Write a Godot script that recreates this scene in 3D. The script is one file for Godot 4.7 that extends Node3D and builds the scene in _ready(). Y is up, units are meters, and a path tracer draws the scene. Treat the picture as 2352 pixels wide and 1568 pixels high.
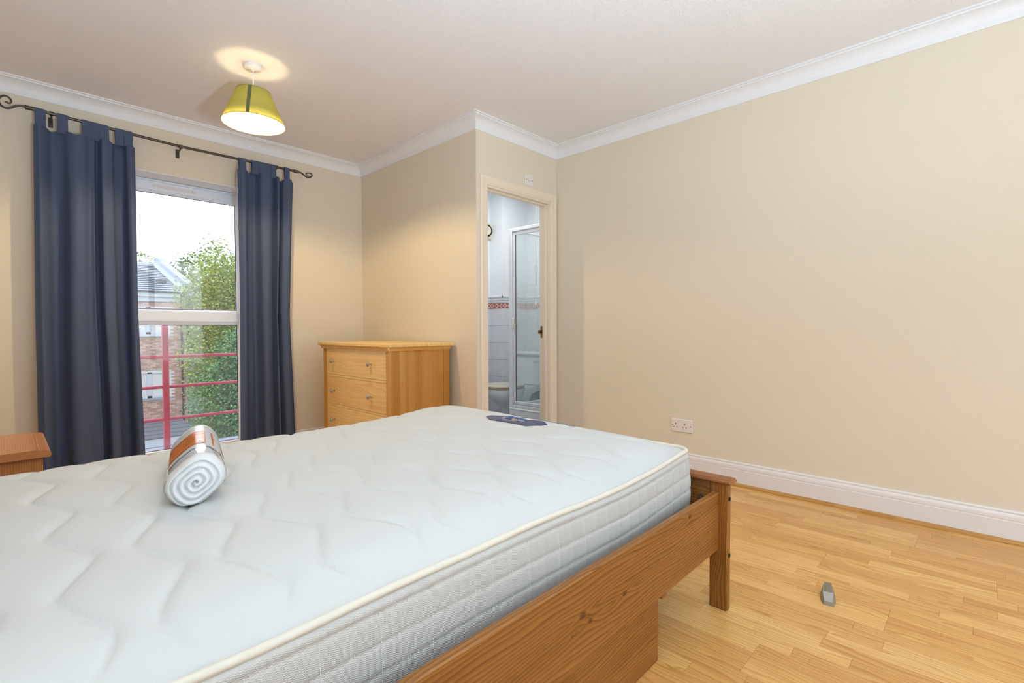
extends Node3D

# Bedroom with an en-suite, seen across a double bed. North is -z (the window wall), east is +x (the long plain wall).
const XE := 3.12      # east wall
const XW := -0.42     # west wall, behind the headboard
const ZN := -4.024    # north wall with the window
const ZS := 1.75      # south wall, behind the camera
const ZD := -2.503    # wall with the bathroom door
const XB := 2.255     # side of the bathroom box
const HC := 2.4       # ceiling

var rng := RandomNumberGenerator.new()
var M := {}
var taken := {}

# ---------------------------------------------------------------- mesh building
class MB:
	var v := PackedVector3Array()
	var n := PackedVector3Array()
	var t := PackedVector2Array()
	var c := PackedColorArray()
	var colored := false
	var col := Color.WHITE
	var uvo := Vector2.ZERO
	func tri(a: Vector3, b: Vector3, d: Vector3, na: Vector3, nb: Vector3, nd: Vector3, ua := Vector2.ZERO, ub := Vector2.ZERO, ud := Vector2.ZERO) -> void:
		if (b - a).cross(d - a).dot(na + nb + nd) > 0.0:
			v.append_array([a, d, b]); n.append_array([na, nd, nb]); t.append_array([ua, ud, ub])
		else:
			v.append_array([a, b, d]); n.append_array([na, nb, nd]); t.append_array([ua, ub, ud])
		if colored:
			c.append_array([col, col, col])
	# flat quad; hint tells which side is outside
	func quad(a: Vector3, b: Vector3, d: Vector3, e: Vector3, hint: Vector3, uv := []) -> void:
		var nn := (d - a).cross(e - b)
		if nn.length_squared() < 1e-16:
			return
		nn = nn.normalized()
		if nn.dot(hint) < 0.0:
			nn = -nn
		if uv.is_empty():
			uv = [Vector2(0, 0), Vector2(1, 0), Vector2(1, 1), Vector2(0, 1)]
		tri(a, b, d, nn, nn, nn, uv[0], uv[1], uv[2])
		tri(a, d, e, nn, nn, nn, uv[0], uv[2], uv[3])
	# box with chamfered edges; uv in metres, u along axis g (0 x, 1 y, 2 z)
	func box(p: Vector3, q: Vector3, bev := 0.0, g := 0) -> void:
		var lo := p.min(q)
		var hi := p.max(q)
		var cen := (lo + hi) * 0.5
		var h := (hi - lo) * 0.5
		var b := minf(bev, minf(h.x, minf(h.y, h.z)) * 0.95)
		for ax in 3:
			var a1 := (ax + 1) % 3
			var a2 := (ax + 2) % 3
			for s: float in [-1.0, 1.0]:
				var f := []
				var uv := []
				for k in [[-1, -1], [1, -1], [1, 1], [-1, 1]]:
					var e := Vector3.ZERO
					e[ax] = s * h[ax]
					e[a1] = k[0] * (h[a1] - b)
					e[a2] = k[1] * (h[a2] - b)
					f.append(cen + e)
					uv.append(_uv(cen + e, ax, g))
				var nn := Vector3.ZERO
				nn[ax] = s
				quad(f[0], f[1], f[2], f[3], nn, uv)
		if b <= 0.0:
			return
		for ax in 3:   # edges along ax
			var a1 := (ax + 1) % 3
			var a2 := (ax + 2) % 3
			for s1: float in [-1.0, 1.0]:
				for s2: float in [-1.0, 1.0]:
					var f := []
					var uv := []
					for k in [[-1, 0], [1, 0], [1, 1], [-1, 1]]:
						var e := Vector3.ZERO
						e[ax] = k[0] * (h[ax] - b)
						e[a1] = s1 * (h[a1] if k[1] == 0 else h[a1] - b)
						e[a2] = s2 * (h[a2] - b if k[1] == 0 else h[a2])
						f.append(cen + e)
						uv.append(_uv(cen + e, a1, g))
					var nn := Vector3.ZERO
					nn[a1] = s1
					nn[a2] = s2
					quad(f[0], f[1], f[2], f[3], nn, uv)
		for sx: float in [-1.0, 1.0]:
			for sy: float in [-1.0, 1.0]:
				for sz: float in [-1.0, 1.0]:
					var s := Vector3(sx, sy, sz)
					var p1 := cen + Vector3(sx * h.x, sy * (h.y - b), sz * (h.z - b))
					var p2 := cen + Vector3(sx * (h.x - b), sy * h.y, sz * (h.z - b))
					var p3 := cen + Vector3(sx * (h.x - b), sy * (h.y - b), sz * h.z)
					var nn := s.normalized()
					tri(p1, p2, p3, nn, nn, nn, _uv(p1, 0, g), _uv(p2, 0, g), _uv(p3, 0, g))
	func _uv(p: Vector3, face: int, g: int) -> Vector2:
		var u := p[g]
		var w: int
		if face == g:
			w = (g + 1) % 3
			u = p[(g + 2) % 3] * 0.15
		else:
			w = 3 - face - g
		return Vector2(u, p[w]) + uvo
	# smooth grid of points rows x cols
	func grid(pts: Array, hint: Callable, uvs := [], closed_u := false, closed_v := false) -> void:
		var R := pts.size()
		var C: int = pts[0].size()
		var nr := []
		for i in R:
			var row := PackedVector3Array()
			for j in C:
				var jm := j - 1
				var jp := j + 1
				if closed_u:
					jm = (j - 1 + C - 1) % (C - 1) if j == 0 else j - 1
					jp = 1 if j == C - 1 else j + 1
					if j == 0: jm = C - 2
				else:
					jm = maxi(jm, 0)
					jp = mini(jp, C - 1)
				var im := i - 1
				var ip := i + 1
				if closed_v:
					if i == 0: im = R - 2
					if i == R - 1: ip = 1
				else:
					im = maxi(im, 0)
					ip = mini(ip, R - 1)
				var du: Vector3 = pts[i][jp] - pts[i][jm]
				var dv: Vector3 = pts[ip][j] - pts[im][j]
				var nn := du.cross(dv)
				if nn.length_squared() < 1e-18:
					nn = hint.call(pts[i][j])
				nn = nn.normalized()
				if nn.dot(hint.call(pts[i][j])) < 0.0:
					nn = -nn
				row.append(nn)
			nr.append(row)
		for i in R - 1:
			for j in C - 1:
				var a: Vector3 = pts[i][j]
				var b: Vector3 = pts[i][j + 1]
				var d: Vector3 = pts[i + 1][j + 1]
				var e: Vector3 = pts[i + 1][j]
				var ua := Vector2(float(j) / (C - 1), float(i) / (R - 1))
				var ub := Vector2(float(j + 1) / (C - 1), ua.y)
				var ud := Vector2(ub.x, float(i + 1) / (R - 1))
				var ue := Vector2(ua.x, ud.y)
				if uvs.size():
					ua = uvs[i][j]; ub = uvs[i][j + 1]; ud = uvs[i + 1][j + 1]; ue = uvs[i + 1][j]
				tri(a, b, d, nr[i][j], nr[i][j + 1], nr[i + 1][j + 1], ua, ub, ud)
				tri(a, d, e, nr[i][j], nr[i + 1][j + 1], nr[i + 1][j], ua, ud, ue)
	# smooth sheet whose own winding (du x dv) gives the normal
	func sheet(pts: Array, flip := 1.0, uvs := []) -> void:
		var R := pts.size()
		var C: int = pts[0].size()
		var nr := []
		for i in R:
			var row := PackedVector3Array()
			for j in C:
				var du: Vector3 = pts[i][mini(j + 1, C - 1)] - pts[i][maxi(j - 1, 0)]
				var dv: Vector3 = pts[mini(i + 1, R - 1)][j] - pts[maxi(i - 1, 0)][j]
				row.append((du.cross(dv) * flip).normalized())
			nr.append(row)
		for i in R - 1:
			for j in C - 1:
				var ua := Vector2(float(j) / (C - 1), float(i) / (R - 1))
				var ud := Vector2(float(j + 1) / (C - 1), float(i + 1) / (R - 1))
				var ub := Vector2(ud.x, ua.y)
				var ue := Vector2(ua.x, ud.y)
				if uvs.size():
					ua = uvs[i][j]; ub = uvs[i][j + 1]; ud = uvs[i + 1][j + 1]; ue = uvs[i + 1][j]
				tri(pts[i][j], pts[i][j + 1], pts[i + 1][j + 1], nr[i][j], nr[i][j + 1], nr[i + 1][j + 1], ua, ub, ud)
				tri(pts[i][j], pts[i + 1][j + 1], pts[i + 1][j], nr[i][j], nr[i + 1][j + 1], nr[i + 1][j], ua, ud, ue)
	# lathe of (radius, height) points round an axis; flat breaks where a point repeats
	func lathe(o: Vector3, axis: Vector3, prof: Array, seg := 24) -> void:
		var w := axis.normalized()
		var s := (Vector3.RIGHT if absf(w.x) < 0.8 else Vector3.UP)
		var a := w.cross(s).normalized()
		var b := w.cross(a).normalized()
		for i in prof.size() - 1:
			var p0: Vector2 = prof[i]
			var p1: Vector2 = prof[i + 1]
			var d := p1 - p0
			if d.length() < 1e-7:
				continue
			var n2 := Vector2(d.y, -d.x).normalized()
			var n0 := n2
			var n1 := n2
			if i > 0:
				var e: Vector2 = p0 - prof[i - 1]
				if e.length() > 1e-7:
					var en := Vector2(e.y, -e.x).normalized()
					if en.dot(n2) > 0.6: n0 = (en + n2).normalized()
			if i < prof.size() - 2:
				var e: Vector2 = prof[i + 2] - p1
				if e.length() > 1e-7:
					var en := Vector2(e.y, -e.x).normalized()
					if en.dot(n2) > 0.6: n1 = (en + n2).normalized()
			for k in seg:
				var f0 := TAU * k / seg
				var f1 := TAU * (k + 1) / seg
				var r0 := a * cos(f0) + b * sin(f0)
				var r1 := a * cos(f1) + b * sin(f1)
				var A := o + r0 * p0.x + w * p0.y
				var B := o + r1 * p0.x + w * p0.y
				var D := o + r1 * p1.x + w * p1.y
				var E2 := o + r0 * p1.x + w * p1.y
				var u0 := Vector2(float(k) / seg, float(i) / (prof.size() - 1))
				var u2 := Vector2(float(k + 1) / seg, float(i + 1) / (prof.size() - 1))
				if p0.x > 1e-6:
					tri(A, B, D, r0 * n0.x + w * n0.y, r1 * n0.x + w * n0.y, r1 * n1.x + w * n1.y, u0, Vector2(u2.x, u0.y), u2)
				if p1.x > 1e-6:
					tri(A, D, E2, r0 * n0.x + w * n0.y, r1 * n1.x + w * n1.y, r0 * n1.x + w * n1.y, u0, u2, Vector2(u0.x, u2.y))
	# round tube along a path
	func tube(path: Array, rad, seg := 10, caps := true) -> void:
		var rows := []
		var up := Vector3.UP
		var N := path.size()
		var dirs := []
		for i in N:
			var d: Vector3 = (path[mini(i + 1, N - 1)] - path[maxi(i - 1, 0)]).normalized()
			dirs.append(d)
		var s: Vector3 = dirs[0].cross(up)
		if s.length() < 0.05:
			s = dirs[0].cross(Vector3.RIGHT)
		s = s.normalized()
		for i in N:
			var d: Vector3 = dirs[i]
			s = (s - d * s.dot(d)).normalized()
			var w := d.cross(s)
			var r: float = rad[i] if rad is Array else rad
			var row := []
			for k in seg + 1:
				var f := TAU * k / seg
				row.append([path[i] + (s * cos(f) + w * sin(f)) * r, s * cos(f) + w * sin(f)])
			rows.append(row)
		for i in N - 1:
			for k in seg:
				var A: Array = rows[i][k]
				var B: Array = rows[i][k + 1]
				var D: Array = rows[i + 1][k + 1]
				var E2: Array = rows[i + 1][k]
				tri(A[0], B[0], D[0], A[1], B[1], D[1])
				tri(A[0], D[0], E2[0], A[1], D[1], E2[1])
		if caps:
			for e in [0, N - 1]:
				var nn: Vector3 = -dirs[0] if e == 0 else dirs[N - 1]
				for k in seg:
					tri(path[e], rows[e][k][0], rows[e][k + 1][0], nn, nn, nn)
	# straight sweep of a 2D profile (closed polygon, points in plane a,b at origin o) along dir
	func prism(poly: Array, o: Vector3, a: Vector3, b: Vector3, along: Vector3) -> void:
		var N := poly.size()
		var mid := Vector2.ZERO
		for p in poly: mid += p
		mid /= N
		for i in N:
			var p: Vector2 = poly[i]
			var q: Vector2 = poly[(i + 1) % N]
			var d := q - p
			var out2 := Vector2(d.y, -d.x)
			var area := 0.0
			for k in N:
				var p0: Vector2 = poly[k]
				area += p0.cross(poly[(k + 1) % N])
			if area < 0: out2 = -out2
			var P := o + a * p.x + b * p.y
			var Q := o + a * q.x + b * q.y
			var L := along.length()
			quad(P, Q, Q + along, P + along, a * out2.x + b * out2.y, [Vector2(0, p.x + p.y) + uvo, Vector2(0, q.x + q.y) + uvo, Vector2(L, q.x + q.y) + uvo, Vector2(L, p.x + p.y) + uvo])
		var ids := Geometry2D.triangulate_polygon(PackedVector2Array(poly))
		for e in 2:
			var off := along * e
			var nn := along.normalized() * (1.0 if e == 1 else -1.0)
			for k in range(0, ids.size(), 3):
				var P: Vector2 = poly[ids[k]]
				var Q: Vector2 = poly[ids[k + 1]]
				var S: Vector2 = poly[ids[k + 2]]
				tri(o + a * P.x + b * P.y + off, o + a * Q.x + b * Q.y + off, o + a * S.x + b * S.y + off, nn, nn, nn, P, Q, S)
	func mesh() -> ArrayMesh:
		var arr := []
		arr.resize(Mesh.ARRAY_MAX)
		arr[Mesh.ARRAY_VERTEX] = v
		arr[Mesh.ARRAY_NORMAL] = n
		arr[Mesh.ARRAY_TEX_UV] = t
		if colored:
			arr[Mesh.ARRAY_COLOR] = c
		var m := ArrayMesh.new()
		m.add_surface_from_arrays(Mesh.PRIMITIVE_TRIANGLES, arr)
		return m

func V(x: float, y: float, z: float) -> Vector3:
	return Vector3(x, y, z)

func part(called: String, mb, mat: Material, parent: Node = self) -> MeshInstance3D:
	var o := MeshInstance3D.new()
	o.mesh = mb.mesh() if mb is MB else mb
	o.material_override = null
	for s in o.mesh.get_surface_count():
		o.set_surface_override_material(s, mat)
	o.cast_shadow = GeometryInstance3D.SHADOW_CASTING_SETTING_ON
	put(called, o, parent)
	return o

func put(called: String, o: Node3D, parent: Node = self) -> void:
	var key := "%d/%s" % [parent.get_instance_id(), called]
	taken[key] = taken.get(key, -1) + 1
	o.name = called if taken[key] == 0 else called + "_%03d" % taken[key]
	parent.add_child(o, true)

func tag(o: Node, label: String, category := "", group := "") -> Node:
	o.set_meta("label", label)
	if category != "":
		o.set_meta("category", category)
	if group != "":
		o.set_meta("group", group)
	return o

func thing(called: String, at: Vector3, label: String, category: String, group := "") -> Node3D:
	var o := Node3D.new()
	put(called, o)
	o.position = at
	tag(o, label, category, group)
	return o

func structure(o: Node, label := "") -> Node:
	o.set_meta("kind", "structure")
	if label != "":
		o.set_meta("label", label)
	return o

func bx(called: String, lo: Vector3, hi: Vector3, bev: float, mat: Material, parent: Node = self, g := 0) -> MeshInstance3D:
	var m := MB.new()
	m.uvo = Vector2(rng.randf() * 3.0, rng.randf() * 3.0)
	m.box(lo, hi, bev, g)
	return part(called, m, mat, parent)

# ---------------------------------------------------------------- materials
func srgb(r: float, g: float, b: float) -> Color:
	return Color(r / 255.0, g / 255.0, b / 255.0)

func flat(name: String, c: Color, rough := 0.7, metal := 0.0, spec := 0.5) -> StandardMaterial3D:
	var m := StandardMaterial3D.new()
	m.resource_name = name
	m.albedo_color = c
	m.roughness = rough
	m.metallic = metal
	m.metallic_specular = spec
	M[name] = m
	return m

func noise_tex(freq: float, size := 512, octaves := 4, ramp: Gradient = null, type := FastNoiseLite.TYPE_SIMPLEX_SMOOTH, sd := 1) -> NoiseTexture2D:
	var n := FastNoiseLite.new()
	n.noise_type = type
	n.frequency = freq
	n.seed = sd
	n.fractal_octaves = octaves
	var t := NoiseTexture2D.new()
	t.width = size
	t.height = size
	t.seamless = true
	t.noise = n
	if ramp:
		t.color_ramp = ramp
	return t

func ramp(stops: Array) -> Gradient:
	var g := Gradient.new()
	var o := PackedFloat32Array()
	var c := PackedColorArray()
	for s in stops:
		o.append(s[0])
		c.append(s[1])
	g.offsets = o
	g.colors = c
	return g

# Sawn timber: growth rings that wander along the board, fine pores, optional knots [u, v, size] in metres
func wood_image(w: int, h: int, len_m: float, wid_m: float, light: Color, dark: Color, rings: float, wander: float, fibre: float, sd: int, knots := []) -> ImageTexture:
	var n1 := FastNoiseLite.new()
	n1.seed = sd
	n1.frequency = 1.0
	n1.fractal_octaves = 3
	var n2 := FastNoiseLite.new()
	n2.seed = sd + 7
	n2.frequency = 1.0
	n2.fractal_octaves = 2
	var im := Image.create(w, h, false, Image.FORMAT_RGB8)
	for y in h:
		var vm := wid_m * y / h
		# blend across the seam so that the board tiles
		var sv := smoothstep(0.9, 1.0, float(y) / h)
		for x in w:
			var um := len_m * x / w
			var su := smoothstep(0.9, 1.0, float(x) / w)
			var a := n1.get_noise_2d(um * 1.1, vm * 7.0)
			if sv > 0.0:
				a = lerpf(a, n1.get_noise_2d(um * 1.1, (vm - wid_m) * 7.0), sv)
			if su > 0.0:
				a = lerpf(a, n1.get_noise_2d((um - len_m) * 1.1, vm * 7.0), su)
			var vv := vm + a * wander
			var kd := 0.0
			for k: Array in knots:
				var dx: float = (um - k[0]) / (k[2] * 2.4)
				var dy: float = (vm - k[1]) / k[2]
				var d2 := dx * dx + dy * dy
				var g := exp(-d2 * 0.35)
				vv += (1.0 if dy >= 0.0 else -1.0) * g * k[2] * 0.9
				var r := sqrt(((um - k[0]) / (k[2] * 1.5)) ** 2 + dy * dy)
				if r < 0.62:
					kd = maxf(kd, (0.55 + 0.35 * sin(r * 26.0)) * smoothstep(0.62, 0.4, r))
			var ph := fposmod(vv * rings, 1.0)
			var ring := pow(ph, 2.2) * smoothstep(1.0, 0.93, ph)
			var f := n2.get_noise_2d(um * 14.0, vm * 900.0)
			var tone := 0.5 + 0.5 * n2.get_noise_2d(um * 0.9 + 40.0, vm * 16.0)
			var k2 := clampf(ring * 0.75 + tone * 0.35 + f * fibre, 0.0, 1.0)
			var cc := light.lerp(dark, k2)
			if kd > 0.0:
				cc = cc.lerp(dark * 0.55, clampf(kd, 0.0, 0.9))
			im.set_pixel(x, y, cc)
	return ImageTexture.create_from_image(im)

func wood(name: String, tex: Texture2D, len_m: float, wid_m: float, tint: Color, rough := 0.45, spec := 0.5) -> StandardMaterial3D:
	var m := flat(name, tint, rough, 0.0, spec)
	m.albedo_texture = tex
	m.uv1_scale = Vector3(1.0 / len_m, 1.0 / wid_m, 1)
	return m

func bumpy(m: StandardMaterial3D, tex: Texture2D, scale: float, cm: float) -> StandardMaterial3D:
	m.uv1_triplanar = true
	m.uv1_world_triplanar = true
	m.uv1_scale = Vector3.ONE * scale
	m.heightmap_enabled = true
	m.heightmap_texture = tex
	m.heightmap_scale = cm
	return m

func make_materials() -> void:
	flat("wall", srgb(231, 220, 199), 0.85, 0.0, 0.35)
	bumpy(M.wall, noise_tex(0.03, 512, 4), 3.0, 0.03)
	flat("ceiling", srgb(246, 243, 242), 0.6, 0.0, 0.4)
	bumpy(M.ceiling, noise_tex(0.1, 512, 2), 3.1, 0.2)
	flat("white_paint", srgb(240, 240, 241), 0.45)
	flat("gloss_white", srgb(236, 232, 230), 0.35)
	flat("cream_gloss", srgb(241, 226, 203), 0.4)
	flat("upvc", srgb(236, 241, 250), 0.3)
	flat("seal", srgb(60, 62, 66), 0.7)
	flat("render", srgb(150, 120, 105), 0.9)
	# laminate: three-strip oak print
	var lam := wood_image(768, 384, 1.4, 0.34, Color(1, 0.98, 0.94), Color(0.84, 0.72, 0.56), 62.0, 0.045, 0.28, 11)
	var tones := [srgb(240, 198, 130), srgb(232, 187, 118), srgb(224, 176, 108), srgb(244, 204, 138), srgb(228, 180, 114)]
	for k in tones.size():
		wood("laminate_%d" % k, lam, 1.4, 0.34, tones[k], 0.32, 0.5)
	wood("beading", lam, 1.4, 0.34, srgb(206, 160, 92), 0.4)
	# pine bed, stained brown
	var pine := wood_image(1024, 512, 1.4, 0.4, Color(1, 0.95, 0.88), Color(0.66, 0.5, 0.36), 105.0, 0.02, 0.24, 23, [[0.42, 0.14, 0.016], [0.45, 0.115, 0.011], [0.38, 0.11, 0.005], [0.6, 0.12, 0.012], [0.98, 0.21, 0.014], [0.2, 0.31, 0.014]])
	wood("pine", pine, 1.4, 0.4, srgb(168, 122, 62), 0.42)
	wood("pine_end", pine, 1.4, 0.4, srgb(176, 124, 78), 0.5)
	# oak chest: front tinted lighter than sides, light falling on it put into colour
	var oak := wood_image(768, 512, 1.0, 0.3, Color(1, 0.97, 0.92), Color(0.92, 0.85, 0.73), 34.0, 0.05, 0.26, 37)
	for k in 4:
		wood("oak_%d" % k, oak, 1.0, 0.3, [srgb(252, 216, 148), srgb(255, 222, 156), srgb(232, 186, 106), srgb(238, 194, 116)][k], 0.45)
	var oak_s := wood_image(512, 512, 1.0, 0.3, Color(1, 0.96, 0.9), Color(0.82, 0.68, 0.5), 150.0, 0.006, 0.3, 41)
	for k in 4:
		wood("oak_side_%d" % k, oak_s, 1.0, 0.3, [srgb(222, 170, 92), srgb(228, 178, 102), srgb(206, 154, 76), srgb(214, 162, 84)][k], 0.45)
	wood("teak", oak_s, 1.0, 0.3, srgb(208, 152, 104), 0.3)
	flat("gap", srgb(35, 24, 14), 0.9)
	flat("steel", srgb(205, 205, 208), 0.25, 1.0)
	flat("zinc", srgb(150, 150, 150), 0.4, 1.0)
	flat("dark_bolt", srgb(48, 46, 46), 0.4, 0.6)
	flat("pewter", srgb(92, 88, 82), 0.38, 0.85)
	flat("brass", srgb(150, 112, 72), 0.35, 1.0)
	# textiles
	var knit := Image.create(128, 128, false, Image.FORMAT_L8)
	for y in 128:
		for x in 128:
			var a := sin(TAU * (x / 16.0)) * sin(TAU * (y / 8.0 + 0.5 * floorf(x / 16.0)))
			knit.set_pixel(x, y, Color.from_hsv(0, 0, clampf(0.5 + 0.4 * a, 0, 1)))
	var kt := ImageTexture.create_from_image(knit)
	flat("mattress_top", srgb(211, 213, 211), 0.95, 0.0, 0.2)
	bumpy(M.mattress_top, kt, 32.0, 0.03)
	flat("mattress_side", srgb(203, 203, 200), 0.95, 0.0, 0.2)
	bumpy(M.mattress_side, kt, 20.0, 0.12)
	flat("piping", srgb(224, 219, 206), 0.8, 0.0, 0.3)
	flat("stitch", srgb(224, 226, 228), 0.7)
	var weave := noise_tex(0.2, 256, 2, null, FastNoiseLite.TYPE_VALUE, 5)
	flat("curtain", srgb(87, 98, 124), 0.95, 0.0, 0.2)
	bumpy(M.curtain, weave, 9.0, 0.03)
	M.curtain.backlight_enabled = true
	M.curtain.backlight = srgb(44, 58, 84)
	flat("curtain_lining", srgb(236, 232, 224), 0.95, 0.0, 0.2)
	M.curtain_lining.backlight_enabled = true
	M.curtain_lining.backlight = srgb(190, 190, 190)
	flat("navy_patch", srgb(78, 82, 112), 0.6)
	flat("thread_cream", srgb(214, 208, 188), 0.6)
	flat("thread_blue", srgb(78, 106, 150), 0.6)
	flat("thread_orange", srgb(222, 140, 84), 0.6)
	flat("thread_dark", srgb(98, 104, 136), 0.6)
	# lamp
	flat("shade", srgb(158, 156, 86), 0.9, 0.0, 0.2)
	bumpy(M.shade, weave, 14.0, 0.03)
	M.shade.backlight_enabled = true
	M.shade.backlight = srgb(172, 168, 96)
	flat("shade_seam", srgb(104, 112, 80), 0.9, 0.0, 0.2)
	flat("shade_lining", srgb(250, 248, 240), 0.9, 0.0, 0.2)
	M.shade_lining.backlight_enabled = true
	M.shade_lining.backlight = srgb(130, 130, 126)
	flat("bulb", srgb(255, 250, 235), 0.5)
	M.bulb.emission_enabled = true
	M.bulb.emission = srgb(255, 226, 176)
	M.bulb.emission_energy_multiplier = 6.0
	flat("unseen_bathroom_lamp", srgb(255, 255, 255), 0.5)  # diffuser of the unseen panel that lights the bathroom
	M.unseen_bathroom_lamp.emission_enabled = true
	M.unseen_bathroom_lamp.emission = srgb(228, 240, 255)
	M.unseen_bathroom_lamp.emission_energy_multiplier = 2.0
	flat("unseen_flash_lamp", srgb(255, 255, 255), 0.4)  # glowing face of the unseen flash that lights the ceiling
	M.unseen_flash_lamp.emission_enabled = true
	M.unseen_flash_lamp.emission = srgb(255, 246, 236)
	M.unseen_flash_lamp.emission_energy_multiplier = 4.0
	flat("white_plastic", srgb(238, 232, 226), 0.35)
	flat("dark_hole", srgb(20, 16, 14), 0.9)
	# glass
	var g := flat("glass", Color(0.93, 0.96, 0.97, 0.03), 0.0)
	g.transparency = BaseMaterial3D.TRANSPARENCY_ALPHA
	var g2 := flat("shower_glass", Color(0.80, 0.9, 0.9, 0.16), 0.0)
	g2.transparency = BaseMaterial3D.TRANSPARENCY_ALPHA
	flat("etch", srgb(232, 240, 240), 0.8)
	# bathroom
	flat("bath_wall", srgb(233, 238, 243), 0.7)
	flat("tile", srgb(226, 228, 234), 0.15)
	flat("grout", srgb(186, 188, 190), 0.9)
	flat("ceramic", srgb(240, 242, 244), 0.08)
	flat("seat_wood", srgb(222, 214, 196), 0.25)
	flat("seat_edge", srgb(176, 150, 112), 0.4)
	flat("slate_floor", srgb(122, 126, 128), 0.4)
	flat("fan_plastic", srgb(222, 214, 190), 0.4)
	flat("satin_frame", srgb(232, 234, 240), 0.25)
	flat("chrome", srgb(215, 220, 225), 0.08, 1.0)
	var bt := Image.create(64, 64, false, Image.FORMAT_RGB8)
	for y in 64:
		for x in 64:
			var d := absf(x - 31.5) / 22.0 + absf(y - 31.5) / 26.0
			var red := srgb(178, 92, 86)
			var cc := red
			if d > 0.62 and d < 0.98: cc = srgb(240, 236, 232)
			if d > 1.25 and d < 1.45: cc = srgb(236, 214, 206)
			if y < 5 or y > 58: cc = srgb(206, 150, 140)
			bt.set_pixel(x, y, cc)
	flat("border", Color.WHITE, 0.2)
	M.border.albedo_texture = ImageTexture.create_from_image(bt)
	# rolled bedding
	flat("wadding", srgb(226, 228, 228), 0.9)
	flat("printed_film", srgb(236, 238, 240), 0.16)
	var film := flat("film", Color(1, 1, 1, 0.06), 0.06)
	film.transparency = BaseMaterial3D.TRANSPARENCY_ALPHA
	var lab := Image.create(256, 256, false, Image.FORMAT_RGB8)
	lab.fill(srgb(242, 138, 30))
	var lr := RandomNumberGenerator.new()
	lr.seed = 4
	for row in 2:
		var x := 12
		while x < 236:
			var w := lr.randi_range(3, 14)
			lab.fill_rect(Rect2i(x, 10 if row == 0 else 232, w, 9), srgb(60, 40, 22))
			x += w + lr.randi_range(3, 7)
	for row in 14:
		var x := 60
		while x < 120:
			var w := lr.randi_range(2, 9)
			lab.fill_rect(Rect2i(x, 52 + row * 11, mini(w, 120 - x), 5), srgb(168, 88, 24))
			x += w + 3
	flat("film_label", Color.WHITE, 0.14)
	M.film_label.albedo_texture = ImageTexture.create_from_image(lab)
	flat("film_orange", srgb(242, 138, 30), 0.14)
	flat("film_black", srgb(40, 38, 40), 0.14)
	flat("rubber", srgb(140, 133, 112), 0.6)
	flat("rubber_light", srgb(170, 167, 160), 0.4)
	# outside
	flat("red_steel", srgb(190, 56, 86), 0.35)
	for k in 4:
		flat("brick_%d" % k, [srgb(172, 138, 122), srgb(162, 122, 106), srgb(180, 148, 130), srgb(148, 116, 104)][k], 0.9)
	flat("mortar", srgb(190, 184, 178), 0.95)
	flat("roof_tile", srgb(158, 160, 166), 0.7)
	flat("roof_moss", srgb(110, 112, 84), 0.9)
	flat("lead", srgb(140, 144, 158), 0.6)
	flat("gutter", srgb(40, 42, 50), 0.4)
	flat("fascia", srgb(172, 174, 178), 0.5)
	flat("porch_tile", srgb(92, 94, 98), 0.9)
	flat("blind", srgb(176, 180, 186), 0.8)
	flat("dark_room", srgb(62, 70, 80), 0.6)
	flat("sill_grey", srgb(132, 134, 140), 0.8)
	flat("bark", srgb(50, 42, 36), 0.95)
	flat("lawn", srgb(56, 64, 44), 1.0)
	for k in 3:
		var lf := flat("leaf_%d" % k, [srgb(164, 170, 100), srgb(110, 138, 96), srgb(116, 138, 84)][k], 0.6, 0.0, 0.3)
		lf.vertex_color_use_as_albedo = true
		lf.backlight_enabled = true
		lf.backlight = [srgb(164, 168, 84), srgb(84, 116, 66), srgb(106, 130, 64)][k]

func _ready() -> void:
	rng.seed = 20
	# ------------------------------------------------------------ camera
	var cam := Camera3D.new()
	cam.name = "camera"
	var yaw := deg_to_rad(46.0854)
	var pit := deg_to_rad(-1.4947)
	var rol := deg_to_rad(-0.2223)
	var f := V(sin(yaw) * cos(pit), sin(pit), -cos(yaw) * cos(pit))
	var r := V(cos(yaw), 0, sin(yaw))
	var u := r.cross(f)
	cam.transform = Transform3D(Basis(r * cos(rol) + u * sin(rol), u * cos(rol) - r * sin(rol), -f), V(0, 0.9653, 0))
	cam.fov = rad_to_deg(2.0 * atan(784.0 / 1130.33))
	cam.near = 0.02
	cam.far = 1000.0
	add_child(cam)
	cam.current = true
	# ------------------------------------------------------------ sky, exposure
	var env := Environment.new()
	var sky := Sky.new()
	var sm := ProceduralSkyMaterial.new()
	sm.sky_top_color = Color(0.84, 0.91, 1.0)
	sm.sky_horizon_color = Color(0.92, 0.96, 1.0)
	sm.sky_curve = 0.2
	sm.ground_bottom_color = Color(0.74, 0.75, 0.74)
	sm.ground_horizon_color = Color(0.8, 0.82, 0.84)
	sky.sky_material = sm
	env.background_mode = Environment.BG_SKY
	env.sky = sky
	env.background_energy_multiplier = 3.8
	env.tonemap_mode = Environment.TONE_MAPPER_LINEAR
	env.tonemap_exposure = 0.92
	env.sdfgi_enabled = true
	env.ssao_enabled = true
	env.ssil_enabled = true
	var we := WorldEnvironment.new()
	we.name = "environment"
	we.environment = env
	add_child(we)

	make_materials()
	make_unseen_flash()
	make_shell()
	make_floor()
	make_mouldings()
	make_window()
	make_unseen_rear_window()
	make_door()
	make_bathroom()
	make_bed()
	make_mattress()
	make_chest()
	make_bedside_table()
	make_curtains()
	make_lamp()
	make_wall_plates()
	make_roll()
	make_wedge()
	make_balcony()
	make_house()
	make_trees()

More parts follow.
